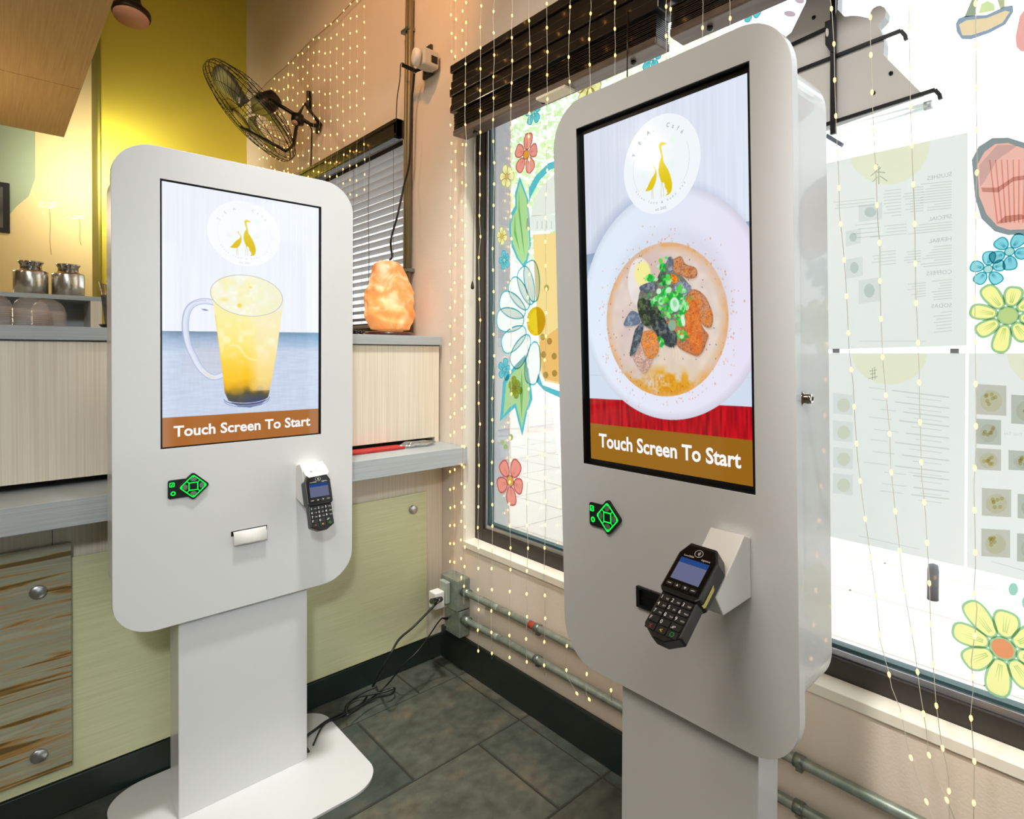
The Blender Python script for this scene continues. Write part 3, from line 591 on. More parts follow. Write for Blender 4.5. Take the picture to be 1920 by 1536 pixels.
def kiosk(k,label,PW,PH,PZ,OW,OH,depth,poleu,polw,pz,tilted):
    Mx,o=kmat(k); basexy=KQ(k,0,-1.3,-.07)
    root=empty('ordering_kiosk',(basexy[0],basexy[1],0),label,'kiosk','white self-service ordering kiosks')
    fn=lambda u,v,w: tuple(KQ(k,u,v,w))
    fp=MB(); out=rrect(-PW/2,PZ-PH/2,PW/2,PZ+PH/2,.092,12)
    fp.frame(out,[(-OW/2,-OH/2),(OW/2,-OH/2),(OW/2,OH/2),(-OW/2,OH/2)],fn,0,-.020); fp.build('front_panel',white,root,bevel=.0015)
    bd=MB(); bd.prism(rrect(-PW/2+.003,PZ-PH/2+.083,PW/2-.003,PZ+PH/2-.055,.075,12),fn,-.0205,-depth); bd.build('housing',white,root,bevel=.004)
    bz=MB(); bz.frame([(-OW/2+.0005,-OH/2+.0005),(OW/2-.0005,-OH/2+.0005),(OW/2-.0005,OH/2-.0005),(-OW/2+.0005,OH/2-.0005)],[(-.198,-.352),(.198,-.352),(.198,.350),(-.198,.350)],fn,-.0122,-.0195) if k=='R' else \
      bz.frame([(-OW/2+.0005,-OH/2+.0005),(OW/2-.0005,-OH/2+.0005),(OW/2-.0005,OH/2-.0005),(-OW/2+.0005,OH/2-.0005)],[(-.200,-.3545),(.199,-.3545),(.199,.3535),(-.200,.3535)],fn,-.0062,-.0195)
    hw_,hh_=OW/2-.0002,OH/2-.0002; q_=.0010; bz.frame([(-hw_,-hh_),(hw_,-hh_),(hw_,hh_),(-hw_,hh_)],[(-hw_+q_,-hh_+q_),(hw_-q_,-hh_+q_),(hw_-q_,hh_-q_),(-hw_+q_,hh_-q_)],fn,-.0006,-.0124 if k=='R' else -.0064)
    bz.build('screen_bezel',black,root)
    ws=-.0128 if k=='R' else -.0068
    scr=canvas(k,ws,(-.1995,-.354),(.1995,.3535),400,708,paint_R if k=='R' else paint_L,'screen',root,1.06 if k=='R' else 1.0)
    # writing on the screen
    tx=MB(); e=ws+.0003
    if k=='R':
        a=np.array(bpk('R',1070+160/3.011,420+1252/3.011,-.012)); b_=np.array(bpk('R',1070+962/3.011,420+1385/3.011,-.012))
    else:
        a=np.array(bpk('L',290+106/2.953,330+1448/2.953,-.006)); b_=np.array(bpk('L',290+862/2.953,330+1378/2.953,-.006))
    V,_=text2d('Touch Screen To Start',1,.026,'LEFT'); wd=max(x for x,y in V); L=b_[0]-a[0]; size=.0405
    put_text(tx,'Touch Screen To Start',size,fn,a[0],(a[1]+b_[1])/2,0,.026,'LEFT',L/(wd*size),e)
    tx.build('start_caption',emis('caption_white','FFFFFF',.95),scr)
    tl=MB(); c=LC if k=='R' else LLc
    for s_,r_,sz,a0,st in (('T.E.A. Caf\u00e9',.765,.0118,154,10.4),('asian food & boba tea',-.80,.0072,-146,5.35)):
        for i,ch in enumerate(s_):
            if ch==' ': continue
            if r_>0:
                an=(a0-st*i-(8 if i>6 else 0))*D; rr_=r_*lr-.003; put_text(tl,ch,sz,fn,c[0]+rr_*math.cos(an),c[1]+rr_*math.sin(an),an-math.pi/2,.0,'CENTER',1,e)
            else:
                an=(a0+st*i)*D; rr_=-r_*lr; put_text(tl,ch,sz,fn,c[0]+rr_*math.cos(an),c[1]+rr_*math.sin(an),an+math.pi/2,-.004,'CENTER',1,e)
    put_text(tl,'est. 2003',.0075,fn,c[0],c[1]-.93*lr,0,-.004,'CENTER',1,e)
    tl.build('logo_lettering',emis('lettering_'+k,'9A9EAA' if k=='R' else 'D3D6DF',.9),scr)
    # keypad with green lit surround
    kb=empty('keypad',KQ(k,-.14,-.465,0)); kb.parent=root; kb.location=tuple(WL[kb.name]-WL[root.name])
    cxk,cyk=-.1335,-.4660; 
    def diamond(cx,cy,r,cr,n=5):
        out=[]
        for q in range(4):
            a0=q*90*D; px_,py_=cx+(r-cr*1.414)*math.cos(a0),cy+(r-cr*1.414)*math.sin(a0)
            for i in range(n+1):
                a=a0-45*D+90*D*i/n; out.append((px_+cr*math.cos(a),py_+cr*math.sin(a)))
        return out
    p1=MB(); p1.prism(rrect(-.1895,-.493,-.125,-.443,.005,4),fn,.0002,.0045); p1.prism(diamond(cxk,cyk,.0385,.007),fn,.0002,.0065); p1.build('keypad_body',black,kb,bevel=.001)
    glow=emis('green_key_glow','12F04A',1.5); key=mat('grey_keys','6B7468',.45)
    g=MB(); g.frame(diamond(cxk,cyk,.0325,.005),diamond(cxk,cyk,.0290,.004),fn,.0066,.0074)
    g.frame([(cxk-.0112,cyk-.0112),(cxk+.0112,cyk-.0112),(cxk+.0112,cyk+.0112),(cxk-.0112,cyk+.0112)],[(cxk-.0088,cyk-.0088),(cxk+.0088,cyk-.0088),(cxk+.0088,cyk+.0088),(cxk-.0088,cyk+.0088)],fn,.0066,.0074)
    for sx,sy in ((1,1),(1,-1),(-1,1),(-1,-1)): g.add([fn(cxk+sx*.0100,cyk+sy*.0112,.0072),fn(cxk+sx*.0112,cyk+sy*.0100,.0072),fn(cxk+sx*.0162,cyk+sy*.0150,.0072),fn(cxk+sx*.0150,cyk+sy*.0162,.0072)],[(0,1,2,3)],False)
    for (ux,vy,ox,oy) in ((0,1,0,.0005),(0,-1,0,-.0005),(1,0,.0005,0),(-1,0,-.0005,0)):
        cc=(cxk+ux*.027,cyk+vy*.027); g.lathe(fn(cc[0],cc[1],.0066),[(.0026,0),(.0018,.001),(0,.001)],10,axis=tuple(Mx@np.array([0,-1,0])))
    g.frame(rrect(-.1868,-.4615,-.1752,-.4490,.002,3),rrect(-.1848,-.4595,-.1772,-.4510,.0012,3),fn,.0046,.0054)
    g.flat([(-.1835,-.4580),(-.1800,-.4580),(-.1800,-.4550),(-.1785,-.4550),(-.1785,-.4525),(-.1812,-.4535)],fn,.0050)
    ring=lambda r: [(-.1785+r*math.cos(a),-.4790+r*1.05*math.sin(a)) for a in np.linspace(0,2*math.pi,19)[:-1]]
    g.frame(ring(.0058),ring(.0030),fn,.0046,.0054); g.build('green_backlight',glow,kb)
    for ux,vy in ((0,1),(0,-1),(1,0),(-1,0)):
        s=MB(); cc=np.array([cxk+ux*.0190,cyk+vy*.0190])
        pl=[]
        for a in np.linspace(0,2*math.pi,19)[:-1]:
            x_,y_=.0075*math.cos(a),.0055*math.sin(a)
            if ux: x_,y_=.0055*math.cos(a),.0075*math.sin(a)
            pl.append((cc[0]+x_,cc[1]+y_))
        s.prism(pl,fn,.0066,.0085); s.build('arrow_key',key,kb,bevel=.0006)
    MB().prism([(cxk-.0082,cyk-.0082),(cxk+.0082,cyk-.0082),(cxk+.0082,cyk+.0082),(cxk-.0082,cyk+.0082)],fn,.0066,.0085).build('select_key',black,kb,bevel=.0008)
    # receipt slot
    sl=MB()
    if k=='L': sl.frame([(-.0425,-.6272),(.0505,-.6272),(.0505,-.6128),(-.0425,-.6128)],[(-.0405,-.6262),(.0485,-.6262),(.0485,-.6138),(-.0405,-.6138)],fn,.0006,-.001); sl.flat([(-.0405,-.6262),(.0485,-.6262),(.0485,-.6138),(-.0405,-.6138)],fn,.0003)
    else:
        sl.frame([(-.058,-.6315),(.050,-.6315),(.050,-.5900),(-.058,-.5900)],[(-.050,-.6265),(.042,-.6265),(.042,-.5950),(-.050,-.5950)],fn,.0065,.0002); sl.flat([(-.050,-.6265),(.042,-.6265),(.042,-.5950),(-.050,-.5950)],fn,.0008); sl.prism([(-.045,-.612),(.038,-.612),(.038,-.6105),(-.045,-.6105)],fn,.001,.005)
    sl.build('receipt_slot',black,root)
    # bracket for the card reader
    bk=MB(); fw=lambda w,v,u: tuple(KQ(k,u,v,w))
    poly=[(0.0005,-.437),(0.0005,-.540),(.088,-.541),(.108,-.506),(.046,-.452),(.020,-.428)] if k=='R' else [(0.0005,-.448),(0.0005,-.548),(.060,-.560),(.078,-.545),(.048,-.452),(.030,-.438)]
    bk.prism(poly,fw,.131,.199); bk.build('reader_bracket',whitem,root,bevel=.002)
    if k=='R':
        lk=MB(); c_=KQ(k,PW/2-.003,bpk('R',1510,748,-.05)[1],-.032); ax=Mx@np.array([1,0,0]); 
        pz_=bp(1510,748,'y',.41); c_=np.array([c_[0],c_[1],pz_[2]]); lk.lathe(c_,[(.0,0),(.0115,0),(.0115,.002),(.0085,.003),(.0085,.014),(.007,.016),(.004,.016),(.004,.013),(0,.013)],24,axis=tuple(ax)); lk.build('key_lock',chrome,root)
    # column and base
    cl=MB(); x0,x1,yn,yf=poleu
    if k=='L': cl.prism([(x0,yn),(x1,yn),(x1,yf),(x0,yf)],lambda a,b,z:(a,b,z),.008,pz)
    else: cl.prism([(yn,x0),(yf,x0),(yf,x1),(yn,x1)],lambda a,b,z:(a,b,z),.008,pz)
    cl.build('column',white,root,bevel=.002)
    bs=MB(); cx_=(x0+x1)/2
    if k=='L': bs.prism(rrect(.222,1.672,.820,2.190,.10,12),lambda a,b,z:(a,b,z),0,.008)
    else: bs.prism(rrect(.70,cx_-.30,1.22,cx_+.30,.10,12),lambda a,b,z:(a,b,z),0,.008)
    bs.build('base_plate',white,root,bevel=.001); return root
kL=kiosk('L','white ordering kiosk showing a yellow drink in a mug, beside the counter',.6081,1.2792,-.1978,.4092,.715,.108,(.355,.689,1.930,2.035),None,.75,False)
kR=kiosk('R','white ordering kiosk showing a bowl of noodle soup, nearest, by the window',.5664,1.2410,-.1963,.418,.7247,.135,(.500,.822,.935,1.010),None,.75,True)
# receipt curling out of the far kiosk
rc=MB(); pr=[]
for t in np.linspace(0,1,10): pr.append((.0005+.010*math.sin(t*1.9),-.6150-.0385*t**1.3))
pr=[(.0005+.010*math.sin(t*1.9),-.6150-.0385*t**1.3) for t in np.linspace(0,1,16)]
rc.add([KQ('L',u_,v,w0+.0012) for w0,v in pr for u_ in (-.0375,.0475)],[(2*i,2*i+1,2*i+3,2*i+2) for i in range(15)],True)
ro=rc.build('paper_receipt',mat('receipt_paper','E4E2DC',.6),None,KQ('L',0,-.65,.01),**T('white paper receipt curling out of the slot of the far kiosk','receipt')); sm=ro.modifiers.new('s','SOLIDIFY'); sm.thickness=.0003
# card readers
def reader(k,top,th,Ln,Wd,label,rot=0):
    u0,v0,w0=top; Mx,o=kmat(k); th*=D; cr,sr=math.cos(rot*D),math.sin(rot*D)
    # local: a across, l down the face, h out of the face
    def fn(a,l,h):
        a2=a*cr; v_=v0-l*math.cos(th)+h*math.sin(th)+a*sr; w_=w0+l*math.sin(th)+h*math.cos(th); return tuple(KQ(k,u0+a2,v_,w_))
    f2=lambda a,l,h: fn(a,-l,h)
    root=empty('card_reader',fn(0,Ln/2,-.02),label,'card reader','black card readers on the kiosks')
    W=Wd/2; s=MB(); up=[(-W+.012,0),(W-.012,0),(W,-.022),(W,-.088),(W-.006,-.094),(-W+.006,-.094),(-W,-.088),(-W,-.022)]
    lo=[(-W+.004,-.086),(W-.004,-.086),(W-.003,-Ln+.008),(W*.3,-Ln-.006),(-W*.3,-Ln-.006),(-W+.003,-Ln+.008)]
    s.prism(up,f2,.0,-.034); s.prism(lo,f2,-.006,-.030); s.build('reader_body',black,root,bevel=.0025)
    bz=MB(); bz.prism([(-W+.014,-.006),(W-.014,-.006),(W-.005,-.022),(W-.005,-.086),(-W+.005,-.086),(-W+.005,-.022)],f2,.0004,.0018); bz.build('screen_surround',mat('gloss_black','08090a',.12),root)
    d=MB(); d.flat([(-.027,-.030),(.027,-.030),(.027,-.070),(-.027,-.070)],f2,.0021).mat(1).flat([(-.027,-.030),(.027,-.030),(.027,-.0395),(-.027,-.0395)],f2,.0023)
    d.build('reader_screen',[emis('reader_display','7F84A8',.62 if k=='R' else 1.1),emis('reader_display_bar','2C4F93',.75 if k=='R' else 1.0)],root)
    wh=MB(); ring_=lambda r,n=20:[(r*1.15*math.cos(a),-.0165+r*math.sin(a)) for a in np.linspace(0,2*math.pi,n)[:-1]]
    wh.frame(ring_(.0068),ring_(.0062),f2,.0019,.0022)
    for i in range(4):
        r=.002+i*.0013; ar=[(-.0035+r*math.cos(a),-.0165+r*math.sin(a)) for a in np.linspace(-.7,.7,7)]; ar2=[(-.0035+(r+.0006)*math.cos(a),-.0165+(r+.0006)*math.sin(a)) for a in np.linspace(.7,-.7,7)]; wh.flat(ar+ar2,f2,.0021)
    put_text(wh,'Lane/3000',.0046,f2,-.0245,-.0265,0,0,'LEFT',1,.0020); put_text(wh,'ingenico',.0050,f2,.026,-.0265,0,.004,'RIGHT',1,.0020)
    wh.build('reader_print',mat('white_print','D8D8D4',.5),root)
    keys=mat('reader_keys','1b1e1d',.35); lg=MB(); lg.cur=0
    names=[['1','2','3'],['4','5','6'],['7','8','9'],['F','0','.,#*']]; sub=[['QZ','ABC','DEF'],['GHI','JKL','MNO'],['PRS','TUV','WXY'],['','','']]
    for r_ in range(5):
        for c_ in range(3):
            a=(c_-1)*.0205; l=-.1015-r_*.0122
            if l-.006< -Ln-.002: continue
            q=MB().prism(rrect(a-.0092,l-.0051,a+.0092,l+.0051,.0015,2),f2,-.0055,-.0038); q.build('key',keys,root)
            if r_<4:
                big=names[r_][c_]; put_text(lg,big,.0085 if len(big)<2 else .006,f2,a-.0085,l-.003,0,.006,'LEFT',1,-.0036)
                if sub[r_][c_]: put_text(lg,sub[r_][c_],.0035,f2,a+.002,l-.002,0,.0,'LEFT',1,-.0036)
            else:
                lg.cur=c_+1
                if c_==0: put_text(lg,'X',.008,f2,a,l-.003,0,.01,'CENTER',1,-.0036)
                if c_==1: put_text(lg,'<',.009,f2,a,l-.0035,0,.02,'CENTER',1,-.0036)
                if c_==2:
                    rg=lambda r,n=16:[(a+r*math.cos(t),l+r*math.sin(t)) for t in np.linspace(0,2*math.pi,n)[:-1]]; lg.frame(rg(.0036),rg(.0028),f2,-.0037,-.0034)
                lg.cur=0
    for c_ in range(4):
        a=(c_-1.5)*.0150; q=MB().prism(rrect(a-.0064,-.0825,a+.0064,-.0755,.0012,2),f2,.0019,.0030); q.build('menu_key',keys,root)
        if c_ in (1,2): sg=1 if c_==1 else -1; lg.flat([(a-.002,-.079-.0015*sg),(a+.002,-.079-.0015*sg),(a,-.079+.002*sg)],f2,.0032)
        else: lg.flat([(a-.0035,-.0795),(a+.0035,-.0795),(a+.0035,-.0785),(a-.0035,-.0785)],f2,.0032)
    pw=mat('key_white','E6E6E2',.5); lg.build('key_legend',[pw,mat('key_red','B02020',.5),mat('key_yellow','D9C42A',.5),mat('key_green','1FA53A',.5)],root)
    if k=='R':
        MB().prism([(-.052,-.014),(-.086,-.014),(-.0905,-.011),(-.0905,-.018),(-.086,-.0215),(-.056,-.0215)],lambda l,h,a: fn(a,-l,h),W+.0006,W+.0014).build('yellow_strip',mat('yellow_sticker','CDBE6A',.5),root)
    return root
reader('R',(.162,-.4376,.0855),52,.158,.076,'black card reader on the near kiosk, tilted out on its white bracket',-1.3)
reader('L',(.166,-.4660,.0700),20,.163,.074,'black card reader on the far kiosk with glare on its small screen',.3)
# white contactless card on top of the far reader
cd=MB(); fnc=lambda a,l,h: tuple(KQ('L',.166+a,-.452-l*.62,.048+l*.55+h))
cd.prism([(-.036,-.012),(.030,-.012),(.034,.020),(.028,.030),(-.026,.034),(-.034,.022)],fnc,.012,.0135); cdo=cd.build('payment_sign',whitem,None,KQ('L',.166,-.45,.05),**T('white payment card sign stuck over the top of the far card reader','sign'))
pt=MB(); put_text(pt,'Pay',.013,lambda a,l,h: fnc(a,l,h),.004,.012,0,0,'CENTER',1,.0137)
pt=MB(); fl_=lambda a,l,h: fnc(a,-l,h); put_text(pt,'Pay',.013,fl_,.004,-.014,0,-.002,'CENTER',1,.0138); pt.flat([(-.0155+.0032*math.cos(t),-.0105+.0036*math.sin(t)) for t in np.linspace(0,6.2,14)],fl_,.0138); pt.build('sign_print',mat('grey_print','8d9094',.5),cdo)
#PART2
# ------------------------------------------------------------------ outside
pav=mat('outdoor_paving','D8CFCB',.9)
og=MB(); og.box(XO,-12,-.14,16,16,-.12); og.build('paving',pav,None,(6,2,-.12),kind='structure')
gj=MB()
for i in range(14):
    xx=2.3+i*.62; gj.box(xx,-4,-.1195,xx+.014,14,-.1185)
for i in range(22):
    yy=-3.5+i*.8; gj.box(XO+.5,yy,-.1195,11,yy+.012,-.1185)
gj.build('paving_joint',mat('paving_joint','C3B5B0',.9),None,(6,2,-.119),kind='structure')
brk=bpy.data.materials.new('red_brick'); brk.use_nodes=True; nt=brk.node_tree; p=nt.nodes['Principled BSDF']; p.inputs['Roughness'].default_value=.9
tc=nt.nodes.new('ShaderNodeTexCoord'); mp=nt.nodes.new('ShaderNodeMapping'); mp.inputs['Rotation'].default_value=(math.pi/2,0,0); b=nt.nodes.new('ShaderNodeTexBrick')
b.inputs['Color1'].default_value=(*lin('E0B3A8'),1); b.inputs['Color2'].default_value=(*lin('D8A598'),1); b.inputs['Mortar'].default_value=(*lin('E6DDD5'),1); b.inputs['Scale'].default_value=1; b.inputs['Brick Width'].default_value=.2; b.inputs['Row Height'].default_value=.072; b.inputs['Mortar Size'].default_value=.008
nt.links.new(tc.outputs['Object'],mp.inputs[0]); nt.links.new(mp.outputs[0],b.inputs[0]); nt.links.new(b.outputs[0],p.inputs['Base Color'])
yb_=bp(956,700,'x',XO+.26)[1]
MB().box(XO+.02,yb_,-.13,XO+.26,2.56,4.4).build('brick_pier',brk,None,(XO+.14,2.3,-.13),**T('pinkish brick pier outside, at the far end of the big window','pier'))
MB().box(XW+.115,2.0,.5,XO+.02,2.06,2.5).build('outside_reveal',mat('pale_grey_render','C9CBD2',.7),None,(XW+.16,2.03,.5),kind='structure')
tr=empty('street_tree',(7.0,6.3,-.12),'leafy green tree outside beyond the top of the big window','tree')
MB().tube([(7.0,6.3,-.12),(7.05,6.35,1.6),(6.95,6.2,3.2),(7.1,6.4,4.6)],[.16,.13,.11,.06],12).build('trunk',mat('tree_bark','6B5A4A',.9),tr)
lf=MB(); r3=np.random.default_rng(5)
for i in range(9000):
    c=np.array([7.0,6.5,4.6]); d=r3.normal(size=3); d/=np.linalg.norm(d); rad=r3.uniform(.25,1)**.5; q=c+d*rad*np.array([2.6,3.2,2.1]); s=r3.uniform(.035,.075)
    a=r3.normal(size=3); a/=np.linalg.norm(a); b_=np.cross(a,r3.normal(size=3)); b_/=np.linalg.norm(b_)
    lf.add([q-a*s,q-b_*s*.6,q+a*s,q+b_*s*.6],[(0,1,2,3)],False)
lf.build('foliage',paint('leaf_green','D3E6BC',.62),tr,norm=False,kind='stuff')
bq=bp(1749,1124,'z',-.12); MB().lathe(tuple(bq),[(.03,0),(.03,.17),(.026,.2),(0,.21)],18).build('bollard',mat('bollard_grey','55565a',.6),None,tuple(bq),**T('small grey post standing outside just beneath the menu sheets','post'))
# ------------------------------------------------------------------ paintings on the glass (inner face x = 1.4153)
GX=1.4146
gfn=lambda y,z,d=0: (GX-d,y,z)
def gp_(x,y): q=bp(x,y,'x',GX); return (q[1],q[2])
def petal(c,ang,r0,r1,wd,n=14):
    out=[]
    for i in range(n+1):
        t=i/n; out.append((r0+(r1-r0)*(1-math.cos(math.pi*t))/2, wd*math.sin(math.pi*t)**.75*(.62+.5*t)))
    pts=out+[(a,-b) for a,b in out[::-1][1:-1]]
    ca_,sa=math.cos(ang),math.sin(ang); return [(c[0]+a*ca_-b*sa,c[1]+a*sa+b*ca_) for a,b in pts]
def grow(P,g):
    cx_=sum(p[0] for p in P)/len(P); cy_=sum(p[1] for p in P)/len(P); out=[]
    for x,y in P:
        d=math.hypot(x-cx_,y-cy_)+1e-9; out.append((cx_+(x-cx_)*(1+g/d),cy_+(y-cy_)*(1+g/d)))
    return out
def circ(c,r,n=20,sy=1): return [(c[0]+r*math.cos(t),c[1]+r*sy*math.sin(t)) for t in np.linspace(0,2*math.pi,n+1)[:-1]]
def painted_flower(px,py,rpx,n,pc,oc,cc,label,rot=0,wd=.42,cr=.24,ow=None,skip=()):
    c=gp_(px,py); t=gp_(px,py-rpx); r=t[1]-c[1]; m=MB(); ow=ow or r*.07
    for i in range(n):
        if i in skip: continue
        an=rot+i*2*math.pi/n; rr_=r*(.92+.12*math.sin(i*2.3)); P=petal(c,an,r*cr*.86,rr_,r*wd*.9); Q=grow(P,-ow)
        m.cur=0; m.strip(P,Q,gfn,.0001+i*.00002); m.cur=1; m.flat(Q,gfn,.0001+i*.00002)
        m.cur=3
        for k in (-.5,0,.5):
            a2=an+k*wd*.55; m.flat([(c[0]+r*.34*math.cos(a2)-.001*math.sin(a2),c[1]+r*.34*math.sin(a2)+.001*math.cos(a2)),(c[0]+r*(.74-.1*abs(k))*math.cos(a2),c[1]+r*(.74-.1*abs(k))*math.sin(a2)),(c[0]+r*.34*math.cos(a2)+.001*math.sin(a2),c[1]+r*.34*math.sin(a2)-.001*math.cos(a2))],gfn,.0008)
    o_=circ(c,r*cr); i_=circ(c,r*cr*.78); m.cur=0; m.strip(o_,i_,gfn,.0012); m.cur=2; m.flat(i_,gfn,.0012)
    q=bp(px,py,'x',GX)
    m.build('painted_flower',[paint('paint_'+oc,oc,.42),paint('paint_'+pc,pc,.46),paint('paint_'+cc,cc,.42),ink('vein_'+oc,oc,.7)],None,tuple(q),norm=False,**T(label,'window painting','flowers painted on the big window'))
RED='EE9A8C';REDO='C9706A';YEL='F8F2AE';YELO='CDBF74';TEA='6CCBD6';TEAO='3FA6B8';GRO='A6CF9B'
painted_flower(1000,210,26,5,TEA,TEAO,'8FD6B8','painted teal flower high on the window, just under the dark blind',.3)
painted_flower(987,290,40,5,RED,REDO,'E9A23A','painted coral red flower near the top left of the window',.5)
painted_flower(950,331,24,6,YEL,YELO,'EEB07A','small painted yellow flower left of the tall painted leaf',.2)
painted_flower(1105,158,36,7,YEL,YELO,'F0B24A','painted yellow flower above the corner of the near kiosk',.1)
painted_flower(1223,108,28,5,TEA,TEAO,'9FD9A0','painted teal flower above the top edge of the near kiosk',.6)
painted_flower(941,443,18,6,YEL,YELO,'E9C74A','tiny painted yellow flower beside the green leaves and the brick pier',.4)
painted_flower(946,488,19,5,TEA,TEAO,'A8DCC2','tiny pale teal flower painted under the tiny yellow one',.1)
painted_flower(946,693,22,5,TEA,TEAO,'7CC9C9','small painted teal flower left of the lower daisy petals',.5)
painted_flower(966,727,22,6,'F2DF3E',YELO,'D9A94A','small painted yellow flower lying over the lower green leaf',.3,skip=())
painted_flower(957,902,47,5,RED,REDO,'E9B04A','painted red flower low on the left of the window',.85)
painted_flower(1853,505,34,5,'8FD8E2',TEAO,'B5E4DC','pale teal painted flower at the menu edge, lower left of a similar one',.35)
painted_flower(1893,472,36,5,'84D0DC',TEAO,'A9E0DA','pale teal painted flower just below the red striped jar',.9)
painted_flower(1890,592,70,8,'F8F3A0',GRO,'C4D98E','large painted yellow flower beside the upper menu sheet',.2,.29,.26)
painted_flower(1880,1216,92,8,'F8F3A6','A9D3A4','F0A070','large painted yellow daisy with an orange middle, low by the window frame',.1,.30,.25,.005)
painted_flower(1410,18,24,5,TEA,TEAO,'9FD9A0','painted teal flower peeping over the rounded top of the near kiosk',.2)
# big painted drink, daisy and leaves
def poly_obj(name,layers,label,cat,group=None):
    m=MB(); ms=[]; d=.0001; allp=[]
    for L_ in layers:
        pts,c,k=L_[:3]; P=[gp_(*q) for q in pts]; ms.append(ink('ink_'+c,c,.75) if k<0 else paint('paint%d_'%int(k*100)+c,c,k+.08)); m.cur=len(ms)-1
        if len(L_)>3: m.ring(P,[gp_(*q) for q in L_[3]],gfn,d)
        else: m.flat(P,gfn,d)
        d+=.00025; allp+=P
    c=(GX,sum(p[0] for p in allp)/len(allp),sum(p[1] for p in allp)/len(allp)); return m.build(name,ms,None,c,norm=False,**T(label,cat,group))
zz=lambda x,y:(900+x/2.744,300+y/2.743)
CY_='62C4D2'
leafA=[zz(*q) for q in [(205,85),(225,140),(248,200),(255,300),(262,440),(245,520),(222,550),(190,510),(160,440),(148,350),(160,270),(182,235),(180,170)]]
leafA2=[zz(*q) for q in [(205,115),(240,200),(246,300),(252,440),(238,510),(220,535),(196,500),(170,430),(160,350),(170,290),(190,250),(190,180)]]
poly_obj('painted_leaf',[(leafA,CY_,.34,leafA2),(leafA2,'B4DE9C',.36),([zz(*q) for q in [(200,150),(206,260),(222,400),(230,500),(215,400),(198,270)]],'8FCB86',-1),([zz(*q) for q in [(180,260),(185,360),(205,470),(176,380)]],'8FCB86',-1)],'tall green leaf painted with a teal outline above the painted daisy','window painting','leaves painted on the big window')
leafB=[zz(*q) for q in [(236,1000),(262,1150),(270,1230),(240,1310),(218,1420),(195,1340),(180,1275),(150,1300),(102,1345),(112,1230),(118,1140),(150,1090)]]
leafB2=[zz(*q) for q in [(228,1030),(250,1150),(255,1230),(232,1300),(216,1380),(204,1330),(184,1250),(150,1275),(120,1315),(128,1230),(135,1150),(165,1100)]]
poly_obj('painted_leaf',[(leafB,CY_,.34,leafB2),(leafB2,'B4D89A',.36),([zz(*q) for q in [(215,1080),(222,1200),(214,1330),(206,1200)]],'8FCB86',-1)],'forked green leaf painted with a teal outline under the painted daisy','window painting','leaves painted on the big window')
cup=[(1053,310),(1032,318),(1012,338),(996,368),(990,408),(985,414),(983,432),(997,436),(1004,560),(1010,700),(1018,722),(1053,735),(1200,800),(1360,870),(1360,430),(1200,330),(1100,300)]
cupi=[(1053,322),(1036,330),(1017,348),(1001,374),(995,406),(1053,400),(1200,400),(1350,430),(1350,420),(1200,342),(1100,312)]
cupl=[(988,410),(1000,404),(1053,402),(1200,420),(1300,440),(1300,470),(1053,432),(1000,434),(987,430)]
tea_=[(999,440),(1053,436),(1300,470),(1300,800),(1053,722),(1022,715),(1014,700),(1008,600)]
tealo=[(1012,640),(1053,610),(1300,620),(1300,796),(1053,718),(1023,711),(1017,698)]
cupout=[(1053,735),(1018,722),(1010,700),(1006,716),(1020,732),(1053,747),(1200,812),(1360,885),(1360,870),(1200,800)]
rimo=[(1053,298),(1028,306),(1004,330),(992,352),(992,380),(996,368),(1012,338),(1032,318),(1053,310)]
poly_obj('painted_drink',[(rimo,CY_,.34),(cupi,'F3F6EE',.33),(tea_,'F8DC96',.36),(tealo,'F6D6B0',-1),(cupl,'F0F5EF',.34),(cupout,CY_,.34)]+[(circp,'A9A86A',-1) for circp in [[(x+5*math.cos(t),y+6.5*math.sin(t)) for t in np.linspace(0,6.2,10)] for x,y in ((1018,632),(1031,640),(1020,665),(1040,668),(1024,703),(1041,700),(1026,540))]]+[([(1008+i*9,415),(1009+i*9,415),(1009+i*9,430),(1008+i*9,430)],'9FB8A8',-1) for i in range(5)],'large painted iced drink in a domed cup, mostly hidden by the near kiosk','window painting')
dz=MB(); dc=gp_(*zz(300,830)); tips=[(238,530),(196,585),(152,630),(118,700),(92,740),(86,800),(90,850),(110,930),(112,985),(165,1050),(262,1140),(285,540)]
tp=[(214,560),(160,625),(108,715),(90,820),(118,960),(170,1055),(262,1150),(255,525)]
for L_,cc_,gr in ((0,CY_,.006),):
    for i,q in enumerate(tp):
        t=gp_(*zz(*q)); an=math.atan2(t[1]-dc[1],t[0]-dc[0]); r=math.hypot(t[1]-dc[1],t[0]-dc[0]); P=petal(dc,an,r*.34,r,r*.20); dz.cur=0; dz.strip(grow(P,gr),P,gfn,.0016+i*.00003); dz.cur=1; dz.flat(P,gfn,.0016+i*.00003)
dz.cur=2
for i,q in enumerate(tp):
    t=gp_(*zz(*q)); an=math.atan2(t[1]-dc[1],t[0]-dc[0]); r=math.hypot(t[1]-dc[1],t[0]-dc[0])
    for k in (-.11,.0,.11):
        a2=an+k; dz.flat([(dc[0]+r*.2*math.cos(a2)-.0012*math.sin(a2),dc[1]+r*.2*math.sin(a2)+.0012*math.cos(a2)),(dc[0]+r*.6*math.cos(a2),dc[1]+r*.6*math.sin(a2)),(dc[0]+r*.2*math.cos(a2)+.0012*math.sin(a2),dc[1]+r*.2*math.sin(a2)-.0012*math.cos(a2))],gfn,.0024)
dz.cur=3; r_=(gp_(*zz(290,755))[1]-gp_(*zz(290,905))[1])/2; dz.flat(circ(gp_(*zz(290,830)),r_,20),gfn,.0028)
